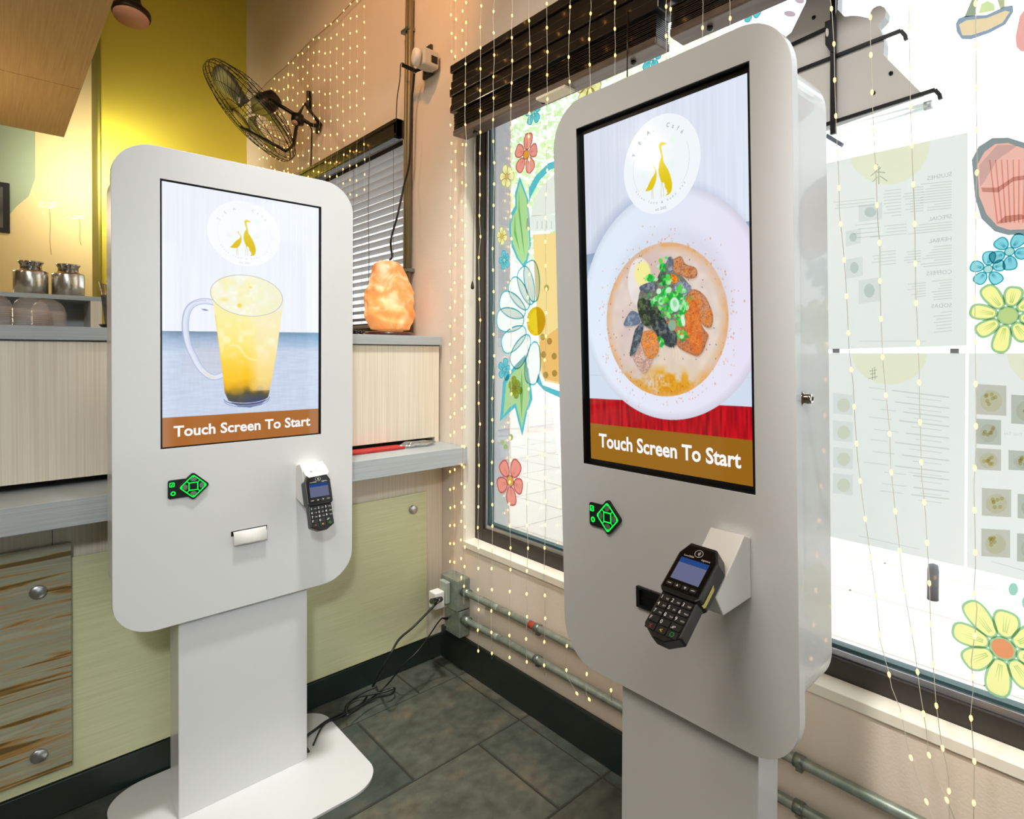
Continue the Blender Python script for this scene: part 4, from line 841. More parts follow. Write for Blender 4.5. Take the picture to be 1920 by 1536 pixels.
dz.build('painted_daisy',[paint('paint42_'+CY_,CY_,.42),paint('daisy_white','EFF6F2',.50),ink('daisy_vein','9FBAB2',.8),paint('daisy_middle','F3D22E',.42)],None,(GX,*dc),norm=False,**T('large white painted daisy with a teal outline beside the painted drink','window painting'))
ei=[(1822,300),(1835,275),(1860,259),(1890,258),(1935,272),(1960,330),(1960,400),(1925,440),(1890,441),(1865,434),(1840,410),(1828,370)]
ei2=[(1832,310),(1846,285),(1866,270),(1890,268),(1930,282),(1950,330),(1950,395),(1920,430),(1892,431),(1870,424),(1850,402),(1836,368)]
poly_obj('painted_jar',[(ei,'9AA6A8',.27,ei2),(ei2,'F4BDB0',.34),([(1836,310),(1870,272),(1910,272),(1870,300),(1846,340),(1838,350)],'D5DFE6',-1),([(1840,352),(1870,352),(1900,332),(1950,325),(1950,333),(1900,340),(1872,361),(1842,360)],'C9A59C',-1),([(1868,420),(1885,405),(1915,402),(1930,408),(1915,412),(1885,418)],'C9A59C',-1)]+[([(1855+i*11,300),(1857+i*11,300),(1872+i*8,418),(1869+i*8,418)],'EFA08E',-1) for i in range(7)],'red striped jar painted on the window to the right of the menu sheet','window painting')
bk_=[(1792,45),(1797,35),(1810,30),(1850,28),(1885,12),(1899,10),(1900,22),(1885,46),(1855,62),(1820,74),(1803,73),(1794,60)]
bk2=[(1798,46),(1812,38),(1850,34),(1885,20),(1893,22),(1880,42),(1852,56),(1820,66),(1804,66)]
poly_obj('painted_basket',[(bk_,'9FB0C4',.3,bk2),(bk2,'F0D9B0',.36),([(1808,33),(1822,0),(1834,0),(1828,30)],'A9B7A2',.3),([(1870,0),(1884,0),(1884,14),(1876,18)],'C9CBA2',.32),([(1835,26),(1840,8),(1852,2),(1864,8),(1866,20)],'DDEBB0',.34)],'tan woven basket painted in the top right corner of the window','window painting')
poly_obj('painted_shape',[([(1904,70),(1912,30),(1930,6),(1955,6),(1955,102),(1914,96),(1906,88)],'F6B4AE',.34)],'pink rounded shape painted at the right edge of the window, top corner','window painting')
dots=[((1900,1105,9,12),'A9DCCB'),((1925,1130,9,13),'A9DCCB'),((942,830,4,5),'BFD08F'),((948,838,4,5),'B0C97F'),((958,820,4,6),'A9C587')]
for (x,y,a_,b_),c_ in dots[:2]:
    poly_obj('painted_drop',[([(x+a_*math.cos(t),y+b_*math.sin(t)) for t in np.linspace(0,6.1,14)],c_,.33)],'pale mint drop painted above the large yellow daisy','window painting','mint drops painted above the daisy')
for (x,y,a_,b_),c_ in dots[2:]:
    poly_obj('painted_dot',[([(x+a_*math.cos(t),y+b_*math.sin(t)) for t in np.linspace(0,6.1,12)],c_,.3)],'small green dot painted above the low red flower','window painting','green dots painted above the low red flower')
for (x,y,a_,b_) in ((1481,26,11,6),(1499,1,9,6),(1163,128,7,9)):
    poly_obj('painted_dot',[([(x+a_*math.cos(t)+b_*.4*math.sin(t),y+b_*math.sin(t)) for t in np.linspace(0,6.1,12)],'D9C2CE',.3)],'pale mauve dot painted near the top of the window','window painting','mauve dots painted near the top of the window')
# ------------------------------------------------------------------ menu sheets, seen from the back
PXs=1.4125
sfn=lambda y,z,d=0: (PXs-d,y,z)
sp_=lambda x,y: tuple(bp(x,y,'x',PXs)[1:])
def sheet(corners,label,draw):
    P=[sp_(*q) for q in corners]; c=(PXs,sum(p[0] for p in P)/4,sum(p[1] for p in P)/4)
    r=empty('menu_sheet',c,label,'menu','menu sheets taped to the big window')
    m=MB().flat(P,sfn,0); o=m.build('paper',paint('menu_paper','F1F3F0',.40),r,norm=False)
    draw(r,P); return r
txtm=ink('menu_print','E4E8E6'); yelm=ink('menu_yellow','FDFBE6')
def tline(m,x0,y0,x1,y1,h=1.6):   # strip of small print between two pixels
    a=sp_(x0,y0); b=sp_(x1,y1); dz_=.0012*h/1.6
    m.add([sfn(a[0],a[1]-dz_,.0006),sfn(b[0],b[1]-dz_,.0006),sfn(b[0],b[1]+dz_,.0006),sfn(a[0],a[1]+dz_,.0006)],[(0,1,2,3)],False)
def sun(m,cx,cy,rx_,ry_,a0,a1):
    P=[sp_(cx+rx_*math.cos(t),cy+ry_*math.sin(t)) for t in np.linspace(a0,a1,24)]; m.flat(P,sfn,.0003)
def rtext(m,s,px,py,size,weight=0):  # mirrored writing, right end at px
    a=sp_(px,py); V,Fc=text2d(s,size,weight,'LEFT')
    # text reads correctly from outside; from inside it runs right to left
    m.add([sfn(a[0]+x,a[1]+y,.0007) for x,y in V],Fc,False)
def draw1(r,P):
    y_=MB(); sun(y_,1664,262,80,84,-.35,math.pi-.0); y_.build('yellow_sun',yelm,r,norm=False)
    h=MB()
    for s,px,py in (('SLUSHES',1785,330),('SPECIAL',1785,409),('HERBAL',1785,451),('COFFEES',1785,513),('SODAS',1785,576)): rtext(h,s,px,py,.0125)
    h.build('menu_heading',ink('menu_head','CBD2D0'),r,norm=False)
    t=MB(); rr=np.random.default_rng(9)
    for (xr,wd,ya,yb,st) in ((1784,62,340,395,5),(1732,40,350,400,5),(1690,34,355,405,6),(1784,90,416,436,5),(1700,70,420,440,6),(1784,60,460,500,5),(1727,40,470,492,5),(1680,50,470,500,6),(1784,42,524,562,5),(1736,40,530,556,5),(1784,36,584,625,6),(1640,95,372,390,6),(1650,60,418,450,8)):
        for y in np.arange(ya,yb,st):
            L=wd*rr.uniform(.5,1); tline(t,xr,y,xr-L,y+L*.10,1.3)
        t.build('menu_text',txtm,r,norm=False); t=MB()
    tline(t,1735,640,1612,640,1)
    t.build('footer_text',txtm,r,norm=False)
    c=MB(); s=bp(1650,320,'x',PXs); 
    for a_,b_ in (((1633,330),(1652,314)),((1640,322),(1660,324)),((1648,312),(1648,346)),((1650,330),(1664,340)),((1636,341),(1646,332)),((1641,315),(1646,308))): 
        p,q=sp_(*a_),sp_(*b_); d=np.array([q[0]-p[0],q[1]-p[1]]); n=np.array([-d[1],d[0]])/np.linalg.norm(d)*.0011; c.add([sfn(p[0]+n[0],p[1]+n[1],.0007),sfn(q[0]+n[0],q[1]+n[1],.0007),sfn(q[0]-n[0],q[1]-n[1],.0007),sfn(p[0]-n[0],p[1]-n[1],.0007)],[(0,1,2,3)],False)
    c.build('brush_character',ink('menu_head','CBD2D0'),r,norm=False)
    for (x,y,rx_,ry_) in ((1632,398,22,16),(1600,445,14,14),(1602,502,16,18),(1630,545,20,22)):
        m=MB(); m.cur=0; m.flat([sp_(x-rx_,y-ry_+3),sp_(x+rx_,y-ry_-3),sp_(x+rx_,y+ry_-3),sp_(x-rx_,y+ry_+3)],sfn,.0004); m.cur=1; m.flat([sp_(x+rx_*.5*math.cos(t_),y+ry_*.6*math.sin(t_)) for t_ in np.linspace(0,6,12)],sfn,.0007); m.build('dish_photo',[ink('photo_e','F0F3F3'),ink('photo_f','E2E9E8')],r,norm=False)
def draw2(r,P):
    y_=MB(); sun(y_,1668,663,70,58,0,math.pi); y_.build('yellow_sun',yelm,r,norm=False)
    t=MB(); rr=np.random.default_rng(10)
    for i,y in enumerate((745,766,783,800,822,842,864,886,900,922,936)):
        L=rr.uniform(60,110); tline(t,1780,y,1780-L,y-L*.12,1.8); L2=L+rr.uniform(40,60); tline(t,1780-L-14,y-L*.12-2,1780-L2,y-L2*.12,1.1)
        tline(t,1765,y+7,1765-L*.6,y+7-L*.07,1)
    t.build('menu_text',txtm,r,norm=False); t=MB(); tline(t,1725,1030,1610,1005,1); t.build('footer_text',txtm,r,norm=False)
    c=MB()
    for a_,b_ in (((1630,696),(1644,694)),((1636,690),(1636,712)),((1640,688),(1641,712)),((1628,710),(1646,706)),((1632,702),(1642,700))):
        p,q=sp_(*a_),sp_(*b_); d=np.array([q[0]-p[0],q[1]-p[1]]); n=np.array([-d[1],d[0]])/np.linalg.norm(d)*.0009; c.add([sfn(p[0]+n[0],p[1]+n[1],.0007),sfn(q[0]+n[0],q[1]+n[1],.0007),sfn(q[0]-n[0],q[1]-n[1],.0007),sfn(p[0]-n[0],p[1]-n[1],.0007)],[(0,1,2,3)],False)
    c.build('brush_character',ink('menu_head','CBD2D0'),r,norm=False)
    for y in (757,808,858,907):
        m=MB(); m.cur=0; m.flat([sp_(1562,y-20),sp_(1599,y-16),sp_(1599,y+22),sp_(1562,y+18)],sfn,.0004); m.cur=1; m.flat([sp_(1582+12*math.cos(t_),y+3+13*math.sin(t_)) for t_ in np.linspace(0,6,14)],sfn,.0007); m.build('dish_photo',[ink('photo_e','F0F3F3'),ink('photo_g','F4F4E4')],r,norm=False)
def draw3(r,P):
    y_=MB(); y_.flat([sp_(1888,663),sp_(1895,690),sp_(1915,712),sp_(1960,730),sp_(1960,663)],sfn,.0003); y_.build('yellow_sun',yelm,r,norm=False)
    for i,(x0,y0,x1,y1,kind_) in enumerate(((1830,720,1887,780,0),(1896,740,1960,798,1),(1830,785,1877,835,1),(1830,840,1877,883,0),(1891,844,1960,885,1),(1841,915,1896,970,0),(1908,926,1960,975,1),(1840,991,1894,1046,0),(1907,1000,1960,1056,1))):
        s=(x1-x0)*.06; m=MB(); m.cur=0; m.flat([sp_(x0,y0),sp_(x1,y0+s),sp_(x1,y1),sp_(x0,y1-s)],sfn,.0004); cx_,cy_=(x0+x1)/2,(y0+y1)/2
        m.cur=1; m.flat([sp_(cx_+(x1-x0)*.36*math.cos(t_),cy_+2+(y1-y0)*.34*math.sin(t_)) for t_ in np.linspace(0,6,16)],sfn,.0007)
        m.cur=2
        for k in range(7): 
            xx,yy=cx_+random.uniform(-.2,.2)*(x1-x0),cy_+random.uniform(-.2,.2)*(y1-y0); m.flat([sp_(xx+4*math.cos(t_),yy+4*math.sin(t_)) for t_ in np.linspace(0,5.6,7)],sfn,.0009+k*.00005)
        m.build('dish_photo',[ink('photo_h','DAD7CF') if kind_==0 else ink('photo_i','CFD2CA'),ink('photo_j','F6F5E0') if kind_==0 else ink('photo_k','F5F3EA'),ink('photo_l','EAE2BE')],r,norm=False)
    t=MB(); rtext(t,'Thai Tea',1918,818,.009); t.build('menu_text',txtm,r,norm=False); t=MB(); tline(t,1920,1070,1860,1053,1); t.build('footer_text',txtm,r,norm=False)
sheet([(1545,307),(1815,248),(1813,648),(1545,656)],'upper menu sheet taped to the window, headings SLUSHES to SODAS seen mirrored',draw1)
sheet([(1545,662),(1811,662),(1808,1063),(1545,1004)],'lower menu sheet of fine mirrored print on the window, below the SLUSHES sheet',draw2)
sheet([(1816,662),(1960,663),(1960,1098),(1813,1064)],'menu sheet with rows of dish photos, at the right edge of the window',draw3)
for (x,y,l) in ((1568,658,'small grey tape tab between the menu sheets, nearer the kiosk'),(1790,658,'small grey tape tab between the menu sheets, farther from the kiosk')):
    q=bp(x,y,'x',PXs); MB().box(PXs-.003,q[1]-.008,q[2]-.005,PXs+.001,q[1]+.008,q[2]+.005).build('tape_tab',mat('grey_tape','8E969B',.5),None,tuple(q),**T(l,'tape'))
# ------------------------------------------------------------------ hanging sign seen from behind with its bracket
SX=1.375
sg=empty('hanging_sign',(SX,.5,2.1),'grey back of a bear shaped hanging sign with black bars, in front of the window','sign')
s3=lambda x,y: tuple(bp(1480+x/5.297,y/5.297,'x',SX)[1:])
out=[(-330,-560),(500,-560),(485,-60),(478,95),(550,165),(620,155),(700,160),(790,180),(800,130),(830,85),(870,60),(905,56),(945,75),(960,110),(950,170),(920,205),(878,248),(905,300),(930,360),(945,430),(935,545),(1120,730),(1305,915),(850,1075),(390,1240),(60,1360),(-330,1490),(-330,600),(-200,500),(20,320),(165,20),(165,-60),(60,-300)]
ssp=MB(); ssp.prism([s3(*q) for q in out],lambda y,z,d:(SX+d,y,z),0,.028); 
ssp.build('sign_board',mat('sign_back_grey','E2E6EA',.6),sg)
tb=MB()
def bar(m,a,b,wd,dp=.006,off=0):
    p,q=np.array(s3(*a)),np.array(s3(*b)); d=q-p; n=np.array([-d[1],d[0]])/np.linalg.norm(d)*wd/2
    vs=[]
    for x in (SX-off-dp,SX-off):
        for c in (p+n,q+n,q-n,p-n): vs.append((x,c[0],c[1]))
    m.add(vs,[(0,1,2,3),(7,6,5,4),(0,4,5,1),(1,5,6,2),(2,6,7,3),(3,7,4,0)],False)
bmt=mat('black_steel_bar','20252B',.35,.4)
m=MB(); bar(m,(455,-560),(452,1345),.012,.008,.006); m.build('upright_bar',bmt,sg,bevel=.0006)
for a,b,n_ in (((-300,600),(370,290),'u'),((-300,860),(1110,310),'m'),((-200,1420),(1450,897),'l')):
    m=MB(); bar(m,a,b,.0085,.005,.0)
    if n_!='u':
        bar(m,b,(b[0]+55,b[1]+60),.008,.005,.0); bar(m,(b[0]+52,b[1]+55),(b[0]+62,b[1]+100),.008,.008,.004)
    m.build('cross_bar',bmt,sg,bevel=.0005)
m=MB(); bar(m,(395,1365),(545,1455),.009,.012,.006); m.build('foot_hook',mat('grey_hook','6E7C8F',.4,.4),sg)
m=MB(); m.prism([s3(*q) for q in [(380,245),(430,225),(480,245),(480,545),(430,535),(385,470)]],lambda y,z,d:(SX-.016+d,y,z),0,.008); m.build('keyhole_plate',bmt,sg)
m=MB(); m.flat([s3(403+16*math.cos(t),350+42*math.sin(t)) for t in np.linspace(0,6,14)],lambda y,z,d:(SX-.0165,y,z)); m.build('keyhole',whitem,sg,norm=False)
for q in ((243,177),(1010,730),(835,925)):
    c=s3(*q); MB().lathe((SX+.0005,c[0],c[1]),[(.0045,0),(.0045,.003),(0,.004)],14,axis=(-1,0,0)).build('screw',bmt,sg)
tl_=empty('tube_light',(SX,.45,1.8),'slim white tube light fixed under the hanging sign','light')
a=np.array(bp(1500,262,'x',SX)); b_=np.array(bp(1742,193,'x',SX)); 
m=MB(); m.tube([tuple(a+[.012,0,0]),tuple(b_+[.012,0,0])],.0085,14); m.build('tube',glassy('tube_plastic',(.97,.99,.98),.22,.3),tl_)
m=MB(); e=(b_-a)/np.linalg.norm(b_-a); m.tube([tuple(b_+[.012,0,0]-e*.012),tuple(b_+[.012,0,0]+e*.004)],.0098,14); m.build('end_cap',glassy('clear_cap',(.93,.95,.95),.3,.3),tl_)
# ------------------------------------------------------------------ conduits and outlet box by the corner
ob=empty('outlet_box',(XW,2.06,.17),'grey metal double outlet box in the corner at the end of the conduits','outlet')
MB().box(XW-.062,2.0,.262,XW-.001,2.12,.385).build('box_upper',pipe_m,ob,bevel=.003); MB().box(XW-.050,2.0,.152,XW-.001,2.10,.258).build('box_lower',pipe_m,ob,bevel=.003)
oy=2.1205
MB().box(XW-.052,2.103,.170,XW-.010,2.108,.245).build('outlet_face',mat('grey_outlet','A9AAA2',.5),ob,bevel=.001); MB().box(XW-.082,2.045,.285,XW-.0625,2.10,.372).build('socket_cover',mat('grey_outlet2','9FA79A',.5),ob,bevel=.004)
def conduit(z,y1,label,r=.0125):
    c=empty('conduit_pipe',(XW-.02,0,z),label,'pipe','conduit pipes along the foot of the window wall'); x=XW-r-.006
    ya=y1
    pts=[(x-.012,ya,z+.004),(x-.012,ya-.06,z+.004),(x-.006,ya-.14,z),(x,ya-.24,z-.002),(x,ya-.4,z-.002),(x,-1.9,z-.002)]
    MB().tube(smoothline(pts,4),r,14).build('pipe_run',pipe_m,c)
    for yy in (ya-.44,.60,-.25):
        k=MB(); k.tube([(x,yy-.012,z-.002),(x,yy+.012,z-.002)],r+.003,14); k.box(x-.004,yy-.008,z-.026,XW-.0005,yy+.008,z-.012); k.build('pipe_clamp',mat('clamp_steel','7F8880',.35,.7),c)
    MB().tube([(x-.012,ya+.004,z+.004),(x-.012,ya-.035,z+.004)],r+.005,12).build('connector',mat('clamp_steel','7F8880'),c); return c,x
c1,xp=conduit(.333,1.997,'upper galvanised conduit pipe running along under the window')
MB().tube([(xp,1.60,.331),(xp,1.545,.331)],.0131,14).build('red_tape',mat('red_mark','A8402E',.5),c1)
conduit(.222,1.997,'lower galvanised conduit pipe running just above the dark baseboard')
ad=MB().box(XW-.125,2.055,.300-.028,XW-.083,2.105,.338); 
ad.build('power_adapter',whitem,None,(XW-.1,2.08,.30),bevel=.004,**T('white cube plug adapter with a blue light on the corner outlet','adapter'))
pl=empty('mains_lead',(XW-.13,2.06,.31),'thick black power cord from the white adapter down to the far kiosk','cord','black cords on the slate floor')
def gz(x,y,z=.006): q=bp(x,y,'z',z); return tuple(q)
A0=(XW-.128,2.075,.305); A1=bp(833,1118,'x',XW-.14); 
MB().tube([A0,tuple(bp(826,1124,'x',XW-.15)),tuple(bp(816,1134,'x',XW-.165))],[.011,.010,.005],10).build('plug',cordm,pl)
zt=lambda x,y:(560+x/3.2,1100+y/3.2)
p1=[tuple(bp(816,1134,'x',XW-.165)),tuple(bp(*zt(690,240),'y',2.00)),tuple(bp(*zt(600,320),'y',1.98)),tuple(bp(*zt(540,430),'y',1.95)),gz(*zt(450,590)),gz(*zt(380,700)),gz(*zt(270,755)),gz(*zt(180,800),.012),gz(*zt(110,850),.015),gz(*zt(30,920),.015),(.70,1.95,.016)]
MB().tube(smoothline(p1,6),.0042,8).build('cable',cordm,pl)
lp=[gz(*zt(*q),.006+.004*i) for i,q in enumerate([(270,770),(290,710),(340,670),(420,650),(520,630),(575,610),(560,640),(480,660),(400,700),(330,750),(290,770),(300,700),(380,640),(470,600)])]
MB().tube(smoothline(lp,6),.0038,8).build('coiled_slack',cordm,pl)
pl2=empty('mains_lead',(XW-.06,2.1,.2),'thinner black power cord from the lower outlet down to the coiled loops','cord','black cords on the slate floor')
MB().tube([(XW-.053,2.085,.207),tuple(bp(*zt(860,190),'x',XW-.08))],[.006,.003],8).build('plug',cordm,pl2)
p2=[tuple(bp(*zt(860,190),'x',XW-.08)),tuple(bp(*zt(830,225),'x',XW-.10)),tuple(bp(*zt(730,370),'y',2.0)),tuple(bp(*zt(620,480),'y',2.02)),gz(*zt(520,600),.012),gz(*zt(380,710),.012),gz(*zt(250,780),.012),gz(*zt(150,830),.018),(.72,1.965,.020)]
MB().tube(smoothline(p2,6),.0030,8).build('cable',cordm,pl2)
# ------------------------------------------------------------------ vertical conduit, wall device, cords
vc=empty('conduit_pipe',(XW-.02,2.49,1.36),'vertical grey conduit rising up the wall behind the pink rock lamp','pipe','upright conduits')
q0=bp(765,600,'x',XW-.02); q1=bp(776,0,'x',XW-.02)
for dx,r in ((0,.013),(.03,.009)):
    MB().tube([(XW-.018,q0[1]+dx,1.364),(XW-.018,q0[1]+dx*1,2.2),(XW-.018,q1[1]+dx,ZC-.001)],r,12).build('pipe_run',mat('painted_conduit','7C7358',.45,.3),vc)
for z in (1.66,2.75,3.2): MB().box(XW-.034,q0[1]-.024,z,XW-.0005,q0[1]+.045,z+.014).build('pipe_clamp',mat('clamp_steel','7F8880'),vc)
wdv=empty('wall_device',(XW,2.33,2.55),'small white boxy device with a round front, plugged in high on the wall','device')
d5=lambda x,y,xx: tuple(bp(730+x/9.6,60+y/9.6,'x',xx))
# back plate, body box, round front facing into the room
MB().box(XW-.012,2.295,2.50,XW-.0005,2.365,2.635).build('back_plate',mat('dark_olive_plate','3B3A22',.6),wdv,bevel=.002)
c=np.array(bp(797,112,'x',XW-.06)); 
MB().box(XW-.085,c[1]-.034,c[2]-.035,XW-.0125,c[1]+.034,c[2]+.038).build('device_body',mat('device_grey','C9C7BC',.45),wdv,bevel=.008)
MB().lathe((XW-.0852,c[1]+.004,c[2]),[(.034,0),(.036,.012),(.034,.022),(.028,.026),(0,.026)],28,axis=(-1,.25,0)).build('round_front',whitem,wdv)
MB().box(XW-.05,c[1]-.0355,c[2]-.018,XW-.022,c[1]-.0342,c[2]+.012).build('dark_label',black,wdv)
pb=empty('plug_block',(XW-.07,2.40,2.48),'black plug block with cords just below the white wall device','plug')
a=d5(250,600,XW-.09); b_=d5(470,700,XW-.07); MB().tube([a,b_],.012,4).build('block',black,pb,bevel=.002)
MB().tube([b_,d5(600,650,XW-.03)],.007,8).build('plug_arm',black,pb); MB().tube([d5(620,700,XW-.04),d5(770,700,XW-.012)],.018,14).build('round_plug',black,pb)
k1=MB().tube(smoothline([d5(450,740,XW-.05),d5(430,1000,XW-.04),d5(400,1300,XW-.04),tuple(bp(768,300,'x',XW-.04)),tuple(bp(757,350,'x',XW-.05)),tuple(bp(745,405,'x',XW-.08)),tuple(bp(733,450,'x',XW-.10)),tuple(bp(735,480,'x',XW-.14)),(1.195,2.40,1.3635+.330)],6),.0045,8)
k1.build('lamp_cord',cordm,None,tuple(bp(760,300,'x',XW-.04)),**T('black cord running down the wall conduit to the pink rock lamp','cord'))
k2=MB().tube(smoothline([d5(250,560,XW-.08),d5(205,590,XW-.07),d5(190,850,XW-.05),d5(140,1200,XW-.04),d5(125,1500,XW-.04),tuple(bp(742,228,'x',XW-.045))],5),.0022,6)
k2.build('thin_cord',cordm,None,d5(190,900,XW-.05),**T('thin black cord hanging from the plug block to the blind valance','cord'))
k3=MB().tube([tuple(bp(891,240,'x',XW-.06)),tuple(bp(888,400,'x',XW-.06)),tuple(bp(887,527,'x',XW-.06))],.0012,6); tsl=empty('blind_cord_pull',tuple(bp(886,535,'x',XW-.06)),'dark tassel pull on a thin cord beside the window edge','cord pull')
k3.build('cord',mat('grey_cord','6b6f70'),tsl); c=bp(886,535,'x',XW-.06); MB().lathe(tuple(c),[(.002,.016),(.004,.010),(.007,-.006),(.006,-.014),(0,-.016)],12).build('tassel',wood_dark,tsl)
k4=MB().tube([tuple(bp(1177,120,'x',XW-.09)),tuple(bp(1176,60,'x',XW-.09)),tuple(bp(1176,140,'x',XW-.09))],.0012,6)
wnd=MB().tube([tuple(bp(1177,20,'x',1.25)),tuple(bp(1176,160,'x',1.25))],.0022,6); wnd.build('tilt_wand',wood_dark,None,tuple(bp(1176,90,'x',1.25)),**T('thin dark tilt wand hanging from the raised blind above the near kiosk','wand'))
# ------------------------------------------------------------------ things on the counter
CT=1.3635
sb=empty('salt_lamp',(1.19,2.40,CT),'glowing orange salt rock lamp on the counter by the wall','lamp')
MB().lathe((1.193,2.40,CT),[(.088,0),(.098,.004),(.100,.012),(.092,.018),(.0,.018)],36).build('wooden_base',mat('dark_wood_base','4A1D12',.35,coat=.3),sb)
bm=bmesh.new(); bmesh.ops.create_icosphere(bm,subdivisions=6,radius=1); r5=np.random.default_rng(12)
pl_=[(r5.normal(size=3),r5.uniform(.80,.93)) for _ in range(46)]; pl_=[(n_/np.linalg.norm(n_),d_) for n_,d_ in pl_]
hs_=[0,.03,.12,.28,.45,.60,.74,.86,.94,.985,1]; ps_=[0,.80,.90,1.0,1.0,.95,.86,.74,.60,.42,0]
for v in bm.verts:
    d=np.array(v.co); t=1.0
    for n_,d_ in pl_:
        q=float(n_@d)
        if q>1e-3: t=min(t,d_/q)
    h=.5+math.asin(max(-1,min(1,d[2])))/math.pi; h=max(0,min(1,h)); pr_=float(np.interp(h,hs_,ps_)); rxy=math.hypot(d[0],d[1])+1e-9
    f=.55+.5*t; j_=.02*math.sin(9*d[0]+4*h)+.018*math.sin(13*d[1]-7*h)+.012*math.sin(31*h+7*d[0])
    v.co=Vector((d[0]/rxy*pr_*.104*(f+j_)+.004-.012*max(0,h-.5),d[1]/rxy*pr_*.088*(f+j_),.018+h*.302*(.97+.05*math.sin(5*d[0]+2))))
me=bpy.data.meshes.new('salt_rock'); bm.to_mesh(me); bm.free(); so=bpy.data.objects.new('salt_rock',me); col.objects.link(so); so.parent=sb; so.location=(.003,0,.0005); WL[so.name]=WL[sb.name]
for q in me.polygons: q.use_smooth=True
sm_=bpy.data.materials.new('lit_salt_rock'); sm_.use_nodes=True; nt=sm_.node_tree; p=nt.nodes['Principled BSDF']; tc=nt.nodes.new('ShaderNodeTexCoord')
n=nt.nodes.new('ShaderNodeTexNoise'); n.inputs['Scale'].default_value=14; n.inputs['Detail'].default_value=7; n.inputs['Distortion'].default_value=1.2
r=nt.nodes.new('ShaderNodeValToRGB'); e=r.color_ramp.elements; e[0].position=.36; e[0].color=(*lin('E07E3E'),1); e[1].position=.66; e[1].color=(*lin('F2CDA8'),1); x=e.new(.5); x.color=(*lin('EB9A5C'),1)
nt.links.new(tc.outputs['Object'],n.inputs[0]); nt.links.new(n.outputs[0],r.inputs[0]); nt.links.new(r.outputs[0],p.inputs['Base Color']); p.inputs['Roughness'].default_value=.45
p.inputs['Subsurface Weight'].default_value=.5; p.inputs['Subsurface Radius'].default_value=(.06,.025,.01); p.inputs['Subsurface Scale'].default_value=1
# the bulb inside lights the rock: stronger low down where the bulb sits
sx=nt.nodes.new('ShaderNodeVectorMath'); sx.operation='DISTANCE'; sx.inputs[1].default_value=(-.03,-.05,.085); mr=nt.nodes.new('ShaderNodeMapRange'); mr.inputs[1].default_value=.03; mr.inputs[2].default_value=.20; mr.inputs[3].default_value=.62; mr.inputs[4].default_value=.06
nt.links.new(tc.outputs['Object'],sx.inputs[0]); nt.links.new(sx.outputs['Value'],mr.inputs[0]); nt.links.new(mr.outputs[0],p.inputs['Emission Strength']); p.inputs['Emission Color'].default_value=(1,.42,.12,1)
me.materials.append(sm_)
pb_=MB(); 
for i in range(26): pb_.lathe((1.03+random.uniform(-.035,.035),2.36+random.uniform(-.03,.03),CT+.006+random.uniform(0,.012)),[(0,-.006),(.005,-.004),(.0068,0),(.005,.004),(0,.006)],8)
pb_.build('bead_strand',black,None,(1.03,2.36,CT),**T('heap of small black beads on the countertop left of the rock lamp','beads'))
bt=MB().lathe((1.005,2.45,CT),[(.030,0),(.032,.004),(.032,.085),(.026,.10),(.012,.112),(.012,.135),(0,.135)],24); bt.build('brown_bottle',mat('brown_bottle','5A2A18',.2,coat=.4),None,(1.005,2.45,CT),**T('dark brown bottle on the countertop half behind the far kiosk','bottle'))
# jars on their hutch
hs=empty('display_shelf',(.02,2.85,CT),'low grey open shelf on the counter holding the two tea jars','shelf')
yS=2.75; zs=bp(100,552,'y',yS)[2]; zs2=bp(100,566,'y',yS)[2]
MB().box(-.9,yS,zs-.016,.283,yS+.24,zs).build('shelf_top',greyl,hs,bevel=.001)
MB().box(.252,yS,CT,.283,yS+.24,zs-.016).build('side_panel',lam,hs,bevel=.001); MB().box(-.9,yS+.22,CT,.252,yS+.24,zs-.016).build('back_panel',greyl,hs)
MB().box(-.9,yS,CT,-.87,yS+.22,zs-.016).build('side_panel',lam,hs)
def tea_jar(x,label):
    j=empty('tea_jar',(x,yS+.10,zs),label,'jar','steel tea jars on the grey shelf')
    MB().lathe((x,yS+.10,zs+.0003),[(.043,0),(.045,.002),(.045,.078),(.043,.083),(.030,.086),(.029,.09),(0,.09)],40).build('jar_body',mat('hammered_steel','D9D7CF',.24,1,bump=(60,.35)),j)
    MB().lathe((x,yS+.10,zs+.0903),[(.028,0),(.028,.014),(.033,.022),(.034,.0255),(.030,.027),(0,.027)],36).build('jar_lid',chrome,j)
x1=bp(58,520,'y',yS+.1)[0]; x2=bp(128,520,'y',yS+.1)[0]
tea_jar(x1,'hammered steel tea jar on the grey shelf, the left one'); tea_jar(x2,'hammered steel tea jar on the grey shelf, the right one beside the straws')
dome=mat('clear_dome_plastic','F2E6DC',.12,alpha=.16,coat=.6)
def dome_stack(px,label,y=2.42,n=9,r=.0405,tall=.0):
    x=bp(px,600,'y',y)[0]; s=empty('dome_lid_stack',(x,y,CT),label,'lids','stacks of clear dome lids')
    for i in range(n):
        z=CT+.002+i*.0055+tall; pr=[(r+.003,0),(r+.003,.003),(r,.004)]+[(r*math.cos(a),.004+r*1.05*math.sin(a)) for a in np.linspace(.25,math.pi/2,9)]
        if i<n-1: pr=pr[:4]
        MB().lathe((x,y,z),pr,36).build('dome_lid',dome,s)
dome_stack(57,'stack of clear plastic dome lids on the counter in front of the left jar'); dome_stack(91,'stack of clear plastic dome lids partly behind the other stack',2.50,9,.040); dome_stack(-8,'stack of clear lids cut off by the left edge of the picture',2.40,10,.034)
MB().box(-.7,2.36,CT,.12,2.54,CT+.0015).build('counter_mat',black,None,(-.3,2.45,CT),**T('thin black mat under the dome lids on the countertop','mat'))
st=empty('straw_cup',(.285,2.55,CT),'tall pale cup full of clear straws beside the far kiosk','cup')
